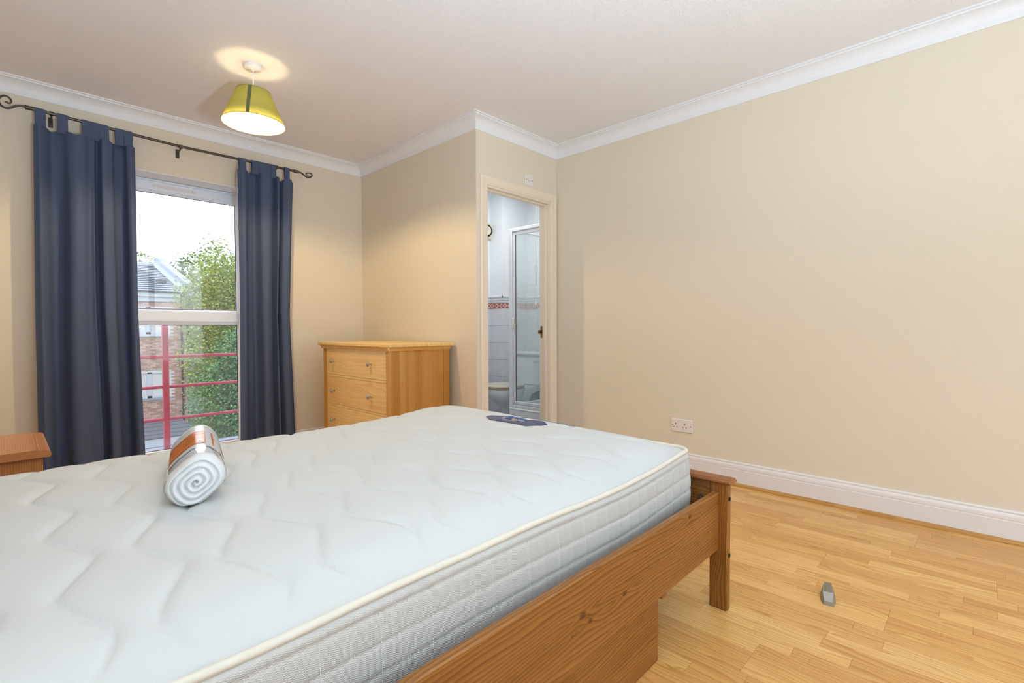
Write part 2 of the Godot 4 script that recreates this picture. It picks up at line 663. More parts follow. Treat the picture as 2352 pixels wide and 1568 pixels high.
# unseen flash, out of view beside the camera, placed to light the ceiling and room
func make_unseen_flash() -> void:
	var fl := thing("unseen_flash_unit", V(0.45, 0.0, 0.75), "unseen flash head on a stand beside the camera, out of view, placed to light the ceiling", "flash")
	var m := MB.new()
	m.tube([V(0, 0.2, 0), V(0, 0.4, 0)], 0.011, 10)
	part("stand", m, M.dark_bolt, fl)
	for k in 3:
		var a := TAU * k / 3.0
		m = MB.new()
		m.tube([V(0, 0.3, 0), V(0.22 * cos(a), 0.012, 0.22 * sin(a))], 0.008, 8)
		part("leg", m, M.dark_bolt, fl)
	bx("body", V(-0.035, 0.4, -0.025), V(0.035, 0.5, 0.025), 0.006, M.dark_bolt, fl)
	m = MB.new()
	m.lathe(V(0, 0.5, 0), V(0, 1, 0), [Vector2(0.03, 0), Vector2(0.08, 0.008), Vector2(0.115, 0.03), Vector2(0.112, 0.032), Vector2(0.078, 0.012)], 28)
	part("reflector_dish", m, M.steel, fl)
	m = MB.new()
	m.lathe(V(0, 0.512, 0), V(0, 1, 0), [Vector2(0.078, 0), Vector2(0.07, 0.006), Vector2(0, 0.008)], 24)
	part("unseen_flash_lamp", m, M.unseen_flash_lamp, fl)
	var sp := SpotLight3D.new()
	sp.name = "unseen_flash_light"
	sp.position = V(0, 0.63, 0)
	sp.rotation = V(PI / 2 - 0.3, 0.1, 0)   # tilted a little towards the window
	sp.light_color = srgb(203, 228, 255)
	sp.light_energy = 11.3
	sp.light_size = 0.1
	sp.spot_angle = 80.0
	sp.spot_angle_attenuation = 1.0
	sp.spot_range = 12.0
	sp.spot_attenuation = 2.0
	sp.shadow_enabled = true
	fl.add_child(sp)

# ---------------------------------------------------------------- the room
const WX0 := 0.40
const WX1 := 1.34
const WY0 := 0.06
const WY1 := 2.0225
const RX0 := 1.0     # opening for the unseen window in the south wall
const RX1 := 2.6
const RY0 := 0.05
const RY1 := 2.2
const DX0 := 2.351
const DX1 := 3.046
const DY1 := 1.972

func make_shell() -> void:
	structure(bx("ceiling", V(XW - 0.2, HC, ZN - 0.28), V(XE + 0.2, HC + 0.12, ZS + 0.2), 0, M.ceiling), "white stippled ceiling")
	structure(bx("wall_west", V(XW - 0.2, -0.12, ZN - 0.28), V(XW, HC, ZS + 0.2), 0, M.wall), "cream wall behind the head of the bed")
	structure(bx("wall_east", V(XE, -0.12, ZD + 0.0), V(XE + 0.2, HC, ZS + 0.2), 0, M.wall), "long plain cream wall on the right")
	var m := MB.new()
	m.box(V(XW, -0.12, ZN - 0.28), V(WX0, HC, ZN))
	m.box(V(WX1, -0.12, ZN - 0.28), V(XB + 0.1, HC, ZN))
	m.box(V(WX0, WY1, ZN - 0.28), V(WX1, HC, ZN))
	m.box(V(WX0, -0.12, ZN - 0.28), V(WX1, WY0, ZN))
	structure(part("wall_north", m, M.wall), "cream wall around the window")
	m = MB.new()
	m.box(V(XW, -0.12, ZS), V(RX0, HC, ZS + 0.2))
	m.box(V(RX1, -0.12, ZS), V(XE, HC, ZS + 0.2))
	m.box(V(RX0, RY1, ZS), V(RX1, HC, ZS + 0.2))
	m.box(V(RX0, -0.12, ZS), V(RX1, RY0, ZS + 0.2))
	structure(part("wall_south", m, M.wall), "cream wall with an unseen window, out of view behind the camera")
	# box of the bathroom: side wall and door wall
	structure(bx("wall_bathroom_west", V(XB, -0.12, ZN), V(XB + 0.1, HC, ZD), 0, M.wall), "cream side wall of the bathroom behind the chest of drawers")
	m = MB.new()
	m.box(V(DX1, -0.12, ZD - 0.105), V(XE + 0.2, HC, ZD))
	m.box(V(XB + 0.1, DY1, ZD - 0.105), V(DX1, HC, ZD))
	structure(part("wall_bathroom_south", m, M.wall), "cream wall around the bathroom doorway")

func make_floor() -> void:
	var fl := bx("floor", V(XW - 0.1, -0.12, ZN - 0.2), V(XE + 0.1, -0.012, ZS + 0.1), 0, M.gap)
	structure(fl, "golden oak three-strip laminate floor")
	var W := 0.168 / 3.0
	var rest := MB.new()
	rest.uvo = Vector2(0.3, 0.1)
	# one row of strips per 56 mm, running north-south; boards of three strips share their end joints
	var first := int(floor((XW - 1.925) / W))
	var last := int(ceil((XE - 1.925) / W))
	var seen := []
	for i in range(first, last):
		var x0 := maxf(1.925 + i * W, XW)
		var x1 := minf(1.925 + (i + 1) * W, XE)
		if x1 - x0 < 0.004:
			continue
		var board := floori(i / 3.0)
		var bo := fposmod(-0.22 + board * 0.518, 1.29)
		var z := ZN - 1.29 + bo - fposmod(ZN, 1.29)
		while z < ZS:
			# each board 1.29 m long: strips of unequal length
			var cut := 0.36 + 0.22 * fposmod(i * 0.618, 1.0)
			var ends := [z, z + cut, z + cut + 0.43, z + 1.29]
			for k in 3:
				var a := maxf(ends[k], ZN)
				var b := minf(ends[k + 1], ZS)
				if b - a < 0.01 or (x0 > XB and a < ZD):
					if b <= ZD or b - a < 0.01:
						continue
					a = ZD
				var board_edge := 0.0007
				var lo := V(x0 + 0.0002, -0.012, a + 0.0002)
				var hi := V(x1 - 0.0002, 0.0, b - 0.0002)
				seen.append([lo, hi])
			z += 1.29
	# planks that show (beyond the bed's side and foot) are pieces, the rest is one joined mesh
	var shown := []
	var hidden := []
	for p in seen:
		var c: Vector3 = (p[0] + p[1]) * 0.5
		var ok: bool = c.z < 0.62 and ((c.x > 1.1 and c.z > -0.75) or (c.x > 1.65 and c.z > -2.0 and c.z < 0.5))
		if ok and c.x > 1.0 + (c.z + 0.5) * 0.3:
			shown.append(p)
		else:
			hidden.append(p)
	shown.sort_custom(func(p, q): return (p[0] as Vector3).length() < (q[0] as Vector3).length())
	while shown.size() > 300:
		hidden.append(shown.pop_back())
	for p in shown:
		bx("plank", p[0], p[1], 0.0006, M["laminate_%d" % rng.randi_range(0, 4)], fl, 2)
	for k in 5:
		var mb := MB.new()
		mb.uvo = Vector2(0.37 * k, 0.13 * k)
		for j in range(k, hidden.size(), 5):
			mb.box(hidden[j][0], hidden[j][1], 0.0, 2)
		if mb.v.size():
			part("plank_field", mb, M["laminate_%d" % k], fl).set_meta("kind", "stuff")
	# wooden beading along the east skirting
	var q := []
	for k in 7:
		var a := PI * 0.5 * k / 6.0
		q.append(Vector2(-0.016 * cos(a), 0.017 * sin(a)))
	q.append(Vector2(0, 0))
	var mb2 := MB.new()
	mb2.prism(q, V(XE - 0.018, 0.0005, ZD), V(1, 0, 0), V(0, 1, 0), V(0, 0, ZS - ZD))
	structure(part("trim_1", mb2, M.beading), "oak quarter-round beading along the foot of the skirting board")

# sweep a profile of (distance from wall, height) along a polyline of wall corners, room on the left side
func sweep(mb: MB, prof: Array, path: Array) -> void:
	var N := path.size()
	var offs := []
	for i in N:
		var d0: Vector2 = (path[i] - path[maxi(i - 1, 0)])
		var d1: Vector2 = (path[mini(i + 1, N - 1)] - path[i])
		if i == 0: d0 = d1
		if i == N - 1: d1 = d0
		d0 = d0.normalized()
		d1 = d1.normalized()
		var n0 := Vector2(-d0.y, d0.x)
		var n1 := Vector2(-d1.y, d1.x)
		offs.append((n0 + n1) / maxf(1e-4, 1.0 + n0.dot(n1)))
	for i in N - 1:
		for k in prof.size() - 1:
			var p: Vector2 = prof[k]
			var q: Vector2 = prof[k + 1]
			var A: Vector2 = path[i] + offs[i] * p.x
			var B: Vector2 = path[i + 1] + offs[i + 1] * p.x
			var C: Vector2 = path[i + 1] + offs[i + 1] * q.x
			var D: Vector2 = path[i] + offs[i] * q.x
			var d := (q - p).normalized()
			var side: Vector2 = (path[i + 1] - path[i]).normalized()
			var n2 := Vector2(-side.y, side.x)
			# outward: away from wall and the hidden side
			var on := Vector2(d.y, -d.x)
			mb.quad(V(A.x, p.y, A.y), V(B.x, p.y, B.y), V(C.x, q.y, C.y), V(D.x, q.y, D.y), V(n2.x * on.x, on.y, n2.y * on.x))

func make_mouldings() -> void:
	# cove: from the wall up to the ceiling
	var cove := [Vector2(0.0, 2.3137), Vector2(0.006, 2.3137), Vector2(0.008, 2.318)]
	for k in 9:
		var a := PI * 0.5 * k / 8.0
		cove.append(Vector2(0.008 + 0.056 * (1.0 - cos(a)) , 2.32 + 0.066 * sin(a)))
	cove.append_array([Vector2(0.066, 2.392), Vector2(0.0785, 2.392), Vector2(0.0785, HC)])
	var runs := [
		[[Vector2(XW, ZS), Vector2(XW, ZN)], "west"], [[Vector2(XW, ZN), Vector2(XB, ZN)], "north"], [[Vector2(XB, ZN), Vector2(XB, ZD)], "side"],
		[[Vector2(XB, ZD), Vector2(XE, ZD)], "door"], [[Vector2(XE, ZD), Vector2(XE, ZS)], "east"], [[Vector2(XE, ZS), Vector2(XW, ZS)], "south"]]
	var ring := [Vector2(XW, ZS), Vector2(XW, ZN), Vector2(XB, ZN), Vector2(XB, ZD), Vector2(XE, ZD), Vector2(XE, ZS)]
	for i in 6:
		# mitres come from the neighbours: sweep three runs, keep the middle one
		var mb := MB.new()
		var pth := [ring[(i + 5) % 6], ring[i], ring[(i + 1) % 6], ring[(i + 2) % 6]]
		sweep_middle(mb, cove, pth)
		structure(part("trim_%d" % (i + 2), mb, M.white_paint), "white coving above the %s wall" % ["west", "window", "bathroom side", "bathroom door", "long plain", "rear"][i])
	var sk := [Vector2(0.018, 0.0), Vector2(0.018, 0.096), Vector2(0.0145, 0.0985), Vector2(0.0145, 0.101), Vector2(0.0165, 0.103), Vector2(0.0165, 0.112), Vector2(0.0155, 0.12), Vector2(0.012, 0.127), Vector2(0.0095, 0.131), Vector2(0.0115, 0.134), Vector2(0.0115, 0.138), Vector2(0.009, 0.142), Vector2(0.004, 0.1435), Vector2(0.0, 0.1435)]
	for run in [["baseboard_west", Vector2(XW, ZS), Vector2(XW, ZN)], ["baseboard_north", Vector2(XW, ZN), Vector2(XB, ZN)], ["baseboard_bathroom", Vector2(XB, ZN), Vector2(XB, ZD)], ["baseboard_east", Vector2(XE, ZD), Vector2(XE, ZS)], ["baseboard_south", Vector2(XE, ZS), Vector2(RX1, ZS)]]:
		var mb := MB.new()
		sweep(mb, sk, [run[1], run[2]])
		structure(part(run[0], mb, M.gloss_white), "white moulded skirting board")

func sweep_middle(mb: MB, prof: Array, pth: Array) -> void:
	var whole := MB.new()
	sweep(whole, prof, pth)
	var per := (prof.size() - 1) * 6
	# a run holds the same number of corners for each profile step
	mb.v = whole.v.slice(per, per * 2)
	mb.n = whole.n.slice(per, per * 2)
	mb.t = whole.t.slice(per, per * 2)

# ---------------------------------------------------------------- window in the north wall
const ZF := ZN - 0.165   # room face of the window frame

func make_window() -> void:
	var w := Node3D.new()
	put("window_1", w)
	structure(w, "tall white plastic window between the navy curtains")
	w.position = V(0, 0, 0)
	# white reveal lining: soffit, sides, board at the bottom
	bx("reveal", V(WX0, WY1 - 0.006, ZF), V(WX1, WY1, ZN + 0.002), 0.001, M.white_paint, w)
	bx("reveal", V(WX0, WY0, ZF), V(WX0 + 0.006, WY1 - 0.006, ZN + 0.002), 0.001, M.white_paint, w)
	bx("reveal", V(WX1 - 0.006, WY0, ZF), V(WX1, WY1 - 0.006, ZN + 0.002), 0.001, M.white_paint, w)
	bx("sill_board", V(WX0, WY0, ZF), V(WX1, WY0 + 0.02, ZN + 0.02), 0.003, M.white_paint, w)
	var y0 := WY0 + 0.02
	var y1 := WY1 - 0.006
	var x0 := WX0 + 0.006
	var x1 := WX1 - 0.006
	# outer frame
	var fd := 0.06
	for p in [[V(x0, y1 - 0.017, ZF - fd), V(x1, y1, ZF)], [V(x0, y0, ZF - fd), V(x1, y0 + 0.017, ZF)], [V(x0, y0 + 0.017, ZF - fd), V(x0 + 0.017, y1 - 0.017, ZF)], [V(x1 - 0.017, y0 + 0.017, ZF - fd), V(x1, y1 - 0.017, ZF)]]:
		bx("frame", p[0], p[1], 0.003, M.upvc, w)
	# sash face, a little proud, with a bevelled glazing bead
	var sx0 := x0 + 0.017
	var sx1 := x1 - 0.017
	var gt := 1.922
	var gb := 0.112
	var tb := 1.001
	var tt := 1.111
	var z := ZF + 0.006
	bx("sash", V(sx0, gt + 0.014, z - fd), V(sx1, y1 - 0.017, z), 0.004, M.upvc, w)
	bx("sash", V(sx0, y0 + 0.017, z - fd), V(sx1, gb - 0.012, z), 0.004, M.upvc, w)
	bx("sash", V(sx0, gb - 0.012, z - fd), V(sx0 + 0.045, gt + 0.014, z), 0.004, M.upvc, w)
	bx("sash", V(sx1 - 0.03, gb - 0.012, z - fd), V(sx1, gt + 0.014, z), 0.004, M.upvc, w)
	bx("transom", V(sx0 + 0.045, tb + 0.024, z - fd), V(sx1 - 0.03, tt - 0.012, z), 0.004, M.upvc, w)
	# glazing beads: sloped inwards
	var gx0 := sx0 + 0.059
	var gx1 := sx1 - 0.04
	for e in [[gt, gt + 0.014, tt - 0.012, tt], [tb, tb + 0.024, gb - 0.012, gb]]:
		var m := MB.new()
		var zi := z - 0.018
		var a := [V(sx0 + 0.045, e[1], z - 0.002), V(sx1 - 0.03, e[1], z - 0.002), V(sx1 - 0.03, e[2], z - 0.002), V(sx0 + 0.045, e[2], z - 0.002)]
		var b := [V(gx0, e[0], zi), V(gx1, e[0], zi), V(gx1, e[3], zi), V(gx0, e[3], zi)]
		for k in 4:
			m.quad(a[k], a[(k + 1) % 4], b[(k + 1) % 4], b[k], V(0, 0, 1))
		part("glazing_bead", m, M.upvc, w)
		var s := MB.new()
		for k in 4:
			var c0: Vector3 = b[k]
			var c1: Vector3 = b[(k + 1) % 4]
			var mid := V((gx0 + gx1) / 2, (e[0] + e[3]) / 2, 0)
			var i0 := c0 + V(signf(mid.x - c0.x) * 0.004, signf(mid.y - c0.y) * 0.004, -0.003)
			var i1 := c1 + V(signf(mid.x - c1.x) * 0.004, signf(mid.y - c1.y) * 0.004, -0.003)
			s.quad(c0, c1, i1, i0, V(0, 0, 1))
		part("gasket", s, M.seal, w)
		for zz in [zi - 0.004, zi - 0.024]:
			var g := MB.new()
			g.quad(V(gx0 - 0.012, e[0] + 0.012, zz), V(gx1 + 0.012, e[0] + 0.012, zz), V(gx1 + 0.012, e[3] - 0.012, zz), V(gx0 - 0.012, e[3] - 0.012, zz), V(0, 0, 1))
			part("pane", g, M.glass, w)
	# trickle vent on the head of the sash
	var tv := MB.new()
	var prof := []
	for k in 9:
		var a := PI * k / 8.0
		prof.append(Vector2(0.009 * cos(a), 0.012 * sin(a)))
	tv.prism(prof, V(0.752, 1.968, z - 0.001), V(0, 1, 0), V(0, 0, 1), V(0.258, 0, 0))
	var vent := part("trickle_vent", tv, M.white_plastic, w)
	var sc := MB.new()
	sc.lathe(V(0.99, 1.968, z + 0.0105), V(0, 0, 1), [Vector2(0.004, 0), Vector2(0.004, 0.0015), Vector2(0, 0.0015)], 10)
	part("screw", sc, M.zinc, vent)

func make_unseen_rear_window() -> void:  # unseen window, out of view, placed to light the room from behind
	var w := Node3D.new()
	put("window_2", w)
	structure(w, "wide white window out of view behind the camera, placed to let daylight in")
	var z0 := ZS + 0.06
	var z1 := ZS + 0.12
	for p in [[V(RX0, RY1 - 0.06, z0), V(RX1, RY1, z1)], [V(RX0, RY0, z0), V(RX1, RY0 + 0.06, z1)], [V(RX0, RY0 + 0.06, z0), V(RX0 + 0.06, RY1 - 0.06, z1)], [V(RX1 - 0.06, RY0 + 0.06, z0), V(RX1, RY1 - 0.06, z1)], [V((RX0 + RX1) / 2 - 0.04, RY0 + 0.06, z0), V((RX0 + RX1) / 2 + 0.04, RY1 - 0.06, z1)]]:
		bx("frame", p[0], p[1], 0.004, M.upvc, w)
	for k in 2:
		var a := RX0 + 0.06 + k * (RX1 - RX0) / 2
		var m := MB.new()
		m.quad(V(a, RY0 + 0.06, z0 + 0.03), V(a + (RX1 - RX0) / 2 - 0.1, RY0 + 0.06, z0 + 0.03), V(a + (RX1 - RX0) / 2 - 0.1, RY1 - 0.06, z0 + 0.03), V(a, RY1 - 0.06, z0 + 0.03), V(0, 0, -1))
		part("pane", m, M.glass, w)

# ---------------------------------------------------------------- door frame
func make_door() -> void:
	var d := Node3D.new()
	put("door_1", d)
	structure(d, "open bathroom doorway with cream moulded frame")
	var za := ZD + 0.016
	var ow := 0.066
	# architrave: moulded, mitred at the head
	var prof := [Vector2(0.0, 0.0), Vector2(0.0, 0.006), Vector2(0.004, 0.01), Vector2(0.012, 0.011), Vector2(0.014, 0.013), Vector2(0.036, 0.013), Vector2(0.042, 0.016), Vector2(0.058, 0.016), Vector2(0.064, 0.012), Vector2(ow, 0.012), Vector2(ow, 0.0)]
	# profile x from the opening outwards
	var x0 := DX0
	var x1 := DX1
	var top := DY1 - 0.012
	var segs := [[V(x0, 0, ZD), V(x0, top, ZD), V(-1, 0, 0), 0], [V(x0, top, ZD), V(x1, top, ZD), V(0, 1, 0), 1], [V(x1, 0, ZD), V(x1, top, ZD), V(1, 0, 0), 2]]
	for s in segs:
		var m := MB.new()
		for k in prof.size() - 1:
			var p: Vector2 = prof[k]
			var q: Vector2 = prof[k + 1]
			var o: Vector3 = s[2]
			var a0: Vector3 = s[0] + o * p.x + V(0, 0, p.y)
			var a1: Vector3 = s[0] + o * q.x + V(0, 0, q.y)
			var b0: Vector3 = s[1] + o * p.x + V(0, 0, p.y)
			var b1: Vector3 = s[1] + o * q.x + V(0, 0, q.y)
			if s[3] == 1:
				a0.x -= p.x; a1.x -= q.x; b0.x += p.x; b1.x += q.x
			else:
				b0.y += p.x; b1.y += q.x
			var dd := q - p
			var hint: Vector3 = o * -dd.y + V(0, 0, dd.x)
			m.quad(a0, a1, b1, b0, hint)
		part("architrave", m, M.cream_gloss, d)
	# lining, stops
	bx("lining", V(DX0 - 0.003, 0, ZD - 0.107), V(DX0 + 0.010, top, ZD + 0.001), 0.001, M.cream_gloss, d)
	bx("lining", V(DX1 - 0.011, 0, ZD - 0.107), V(DX1 + 0.002, top, ZD + 0.001), 0.001, M.cream_gloss, d)
	bx("lining", V(DX0 + 0.010, top - 0.012, ZD - 0.107), V(DX1 - 0.011, top + 0.012, ZD + 0.001), 0.001, M.cream_gloss, d)
	bx("stop", V(DX0 + 0.010, 0, ZD - 0.058), V(DX0 + 0.022, top - 0.012, ZD - 0.03), 0.002, M.cream_gloss, d)
	bx("stop", V(DX1 - 0.023, 0, ZD - 0.058), V(DX1 - 0.011, top - 0.012, ZD - 0.03), 0.002, M.cream_gloss, d)
	bx("stop", V(DX0 + 0.022, top - 0.024, ZD - 0.058), V(DX1 - 0.023, top - 0.012, ZD - 0.03), 0.002, M.cream_gloss, d)
	# strike plate with its lip
	var x := DX1 - 0.011
	var sp := bx("strike_plate", V(x - 0.0015, 0.89, ZD - 0.098), V(x + 0.0005, 0.984, ZD - 0.076), 0.0004, M.brass, d)
	bx("lip", V(x - 0.012, 0.924, ZD - 0.116), V(x - 0.0005, 0.952, ZD - 0.096), 0.0015, M.brass, sp)
	bx("keep", V(x - 0.002, 0.926, ZD - 0.094), V(x, 0.95, ZD - 0.08), 0, M.dark_hole, sp)
	for yy in [0.9, 0.974]:
		var m := MB.new()
		m.lathe(V(x - 0.0015, yy, ZD - 0.087), V(-1, 0, 0), [Vector2(0.004, 0), Vector2(0.003, 0.001), Vector2(0, 0.001)], 8)
		part("screw", m, M.zinc, sp)

# ---------------------------------------------------------------- bathroom seen through the doorway
const BZN := -3.78
const BXE := 3.98
const BXW := XB + 0.1
const BZS := ZD - 0.105

func tiles(parent: Node, o: Vector3, a: Vector3, nrm: Vector3, cols: Array, rows: Array) -> void:
	# tiles on a wall through o, running along a, facing nrm; cols and rows hold joint positions
	var made := {}
	for i in cols.size() - 1:
		for j in rows.size() - 1:
			var w: float = cols[i + 1] - cols[i] - 0.003
			var h: float = rows[j + 1] - rows[j] - 0.003
			var key := "%.3f %.3f" % [w, h]
			if not made.has(key):
				var m := MB.new()
				m.box(V(0, 0, 0), V(w, h, 0.007), 0.0015)
				made[key] = m.mesh()
			var p := part("tile", made[key], M.tile, parent)
			p.transform = Transform3D(Basis(a, V(0, 1, 0), nrm), o + a * (cols[i] + 0.0015) + V(0, rows[j] + 0.0015, 0))

func border_tiles(parent: Node, o: Vector3, a: Vector3, nrm: Vector3, x0: float, x1: float) -> void:
	var x := x0
	var W := 0.07
	while x < x1 - 0.004:
		var w := minf(W, x1 - x)
		var m := MB.new()
		var b := V(0, 1, 0)
		var P := o + a * (x + 0.001) + b * 1.178
		var Q := P + a * (w - 0.002)
		var up := b * 0.052
		var f := nrm * 0.009
		m.quad(P + f, Q + f, Q + up + f, P + up + f, nrm, [Vector2(0, 1), Vector2(w / W, 1), Vector2(w / W, 0), Vector2(0, 0)])
		m.quad(P, P + f, P + up + f, P + up, -a)
		m.quad(Q, Q + f, Q + up + f, Q + up, a)
		m.quad(P + up, Q + up, Q + up + f, P + up + f, b)
		m.quad(P, Q, Q + f, P + f, -b)
		part("border_tile", m, M.border, parent)
		x += W
	# dado moulding above: two soft ridges
	var d := MB.new()
	var prof := [Vector2(0, 1.234), Vector2(0.008, 1.236), Vector2(0.008, 1.256), Vector2(0.013, 1.262), Vector2(0.013, 1.272), Vector2(0.009, 1.278), Vector2(0.016, 1.288), Vector2(0.018, 1.298), Vector2(0.012, 1.308), Vector2(0.0, 1.311)]
	for k in prof.size() - 1:
		var p: Vector2 = prof[k]
		var q: Vector2 = prof[k + 1]
		var dd := q - p
		d.quad(o + a * x0 + nrm * p.x + V(0, p.y, 0), o + a * x1 + nrm * p.x + V(0, p.y, 0), o + a * x1 + nrm * q.x + V(0, q.y, 0), o + a * x0 + nrm * q.x + V(0, q.y, 0), nrm * dd.y + V(0, -dd.x, 0))
	part("dado_tile", d, M.tile, parent)

func make_bathroom() -> void:
	var rows := [-0.068, 0.11, 0.288, 0.466, 0.643, 0.82, 0.998, 1.175]
	structure(bx("floor_bathroom", V(BXW, -0.1, BZN), V(BXE, 0.002, BZS), 0, M.slate_floor), "grey bathroom floor")
	structure(bx("ceiling_bathroom", V(XE + 0.2, HC, BZN - 0.3), V(BXE + 0.2, HC + 0.12, BZS + 0.12), 0, M.bath_wall), "white bathroom ceiling")
	structure(bx("wall_bathroom_lining", V(BXW, 0, BZN), V(BXW + 0.006, HC, BZS), 0, M.bath_wall), "pale bathroom wall beside the doorway")
	structure(bx("wall_bathroom_rear", V(XE + 0.2, -0.1, BZS), V(BXE + 0.2, HC, BZS + 0.1), 0, M.bath_wall), "pale bathroom wall behind the shower")
	var wn := bx("wall_bathroom_north", V(BXW, -0.1, BZN - 0.3), V(BXE + 0.2, HC, BZN), 0, M.bath_wall)
	structure(wn, "pale bathroom wall with white tiles and a patterned border")
	tiles(wn, V(0, 0, BZN), V(1, 0, 0), V(0, 0, 1), [2.98, 3.135, 3.29, 3.445, 3.598], rows)
	border_tiles(wn, V(0, 0, BZN), V(1, 0, 0), V(0, 0, 1), 2.98, 3.598)
	# boxed-in pipes in the corner
	var bw := bx("wall_pipe_boxing", V(3.6, 0, -3.6), V(BXE, HC, BZN), 0, M.bath_wall)
	structure(bw, "tiled pipe boxing in the bathroom corner")
	tiles(bw, V(3.6, 0, BZN), V(0, 0, 1), V(-1, 0, 0), [0.0, 0.181], rows)
	tiles(bw, V(3.6, 0, -3.6), V(1, 0, 0), V(0, 0, 1), [-0.007, 0.15, 0.305, 0.38], rows)
	border_tiles(bw, V(3.6, 0, BZN), V(0, 0, 1), V(-1, 0, 0), 0.0, 0.189)
	border_tiles(bw, V(3.6, 0, -3.6), V(1, 0, 0), V(0, 0, 1), -0.009, 0.38)
	var we := bx("wall_bathroom_east", V(BXE, -0.1, BZN), V(BXE + 0.2, HC, BZS), 0, M.bath_wall)
	structure(we, "tiled bathroom wall behind the cistern")
	tiles(we, V(BXE, 0, -3.6), V(0, 0, 1), V(-1, 0, 0), [0.0, 0.16, 0.32, 0.48, 0.64, 0.8, 0.99], rows)
	border_tiles(we, V(BXE, 0, -3.6), V(0, 0, 1), V(-1, 0, 0), 0.0, 0.99)
	# small coving where wall meets ceiling
	var cv := MB.new()
	for k in 5:
		var a := PI * 0.5 * k / 5.0
		var b := PI * 0.5 * (k + 1) / 5.0
		var p := Vector2(0.09 * (1 - cos(a)), HC - 0.09 + 0.09 * sin(a))
		var q := Vector2(0.09 * (1 - cos(b)), HC - 0.09 + 0.09 * sin(b))
		cv.quad(V(BXW, p.y, BZN + p.x), V(BXE, p.y, BZN + p.x), V(BXE, q.y, BZN + q.x), V(BXW, q.y, BZN + q.x), V(0, -1, 1))
		cv.quad(V(BXE - p.x, p.y, BZN), V(BXE - p.x, p.y, BZS), V(BXE - q.x, q.y, BZS), V(BXE - q.x, q.y, BZN), V(-1, -1, 0))
	structure(part("trim_8", cv, M.bath_wall), "white coving in the bathroom")
	# unseen flat ceiling light, out of view, placed to light the bathroom
	var lp := thing("unseen_panel_light", V(3.15, HC, -3.05), "square white panel light out of view on the ceiling, placed to light the bathroom", "ceiling light")
	bx("frame", V(-0.16, -0.022, -0.16), V(0.16, 0.0, 0.16), 0.004, M.white_plastic, lp)
	bx("diffuser", V(-0.145, -0.026, -0.145), V(0.145, -0.021, 0.145), 0.001, M.unseen_bathroom_lamp, lp)
	var m := MB.new()
	var bl := AreaLight3D.new()
	bl.name = "unseen_bathroom_light"
	bl.position = V(0, -0.032, 0)
	bl.rotation = V(-PI / 2, 0, 0)
	bl.area_size = Vector2(0.28, 0.28)
	bl.light_color = srgb(250, 248, 245)
	bl.light_energy = 1.1
	bl.shadow_enabled = true
	lp.add_child(bl)
	make_toilet()
	make_shower()
	# extractor fan
	var fan := thing("extractor_fan", V(3.53, 1.985, BZN), "cream square extractor fan with a round grille on the bathroom wall", "extractor fan")
	bx("plate", V(-0.085, -0.085, 0), V(0.085, 0.085, 0.028), 0.012, M.fan_plastic, fan)
	m = MB.new()
	m.lathe(V(0, 0, 0.028), V(0, 0, 1), [Vector2(0.062, 0), Vector2(0.062, 0.012), Vector2(0.046, 0.012), Vector2(0.046, 0.0)], 28)
	part("ring", m, M.gap, fan)
	m = MB.new()
	m.lathe(V(0, 0, 0.028), V(0, 0, 1), [Vector2(0.044, 0), Vector2(0.044, 0.016), Vector2(0.02, 0.02), Vector2(0, 0.02)], 24)
	part("cap", m, M.fan_plastic, fan)
	m = MB.new()
	m.lathe(V(0.072, 0, 0.028), V(0, 0, 1), [Vector2(0.004, 0), Vector2(0.004, 0.002), Vector2(0, 0.002)], 8)
	part("screw", m, M.gap, fan)
	var cord := thing("fan_pull_cord", V(3.585, 1.9, BZN + 0.012), "thin cord hanging below the extractor fan", "cord")
	m = MB.new()
	m.tube([V(0, 0, 0), V(0.001, -0.1, 0), V(0.002, -0.21, 0)], 0.0013, 6)
	part("string", m, M.fan_plastic, cord)
	# light pull cord
	var pc := thing("light_pull_cord", V(3.14, HC, -2.74), "white knotted pull cord hanging in front of the shower glass", "cord")
	m = MB.new()
	var path := []
	for k in 30:
		var y := -1.2 * k / 29.0
		path.append(V(0.003 * sin(k * 0.9), y, 0.003 * cos(k * 0.6)))
	m.tube(path, 0.0016, 6)
	part("string", m, M.white_plastic, pc)
	m = MB.new()
	path = []
	for k in 26:
		var a := TAU * k / 25.0
		path.append(V(0.012 * sin(a) + 0.006 * sin(3 * a), -0.9 - 0.17 * (0.5 - 0.5 * cos(a)), 0.006 * sin(2 * a)))
	m.tube(path, 0.0018, 6)
	part("loop", m, M.white_plastic, pc)
	m = MB.new()
	m.lathe(V(0, -1.2, 0), V(0, -1, 0), [Vector2(0, 0), Vector2(0.006, 0.004), Vector2(0.011, 0.03), Vector2(0.011, 0.036), Vector2(0, 0.036)], 12)
	part("pull", m, M.white_plastic, pc)

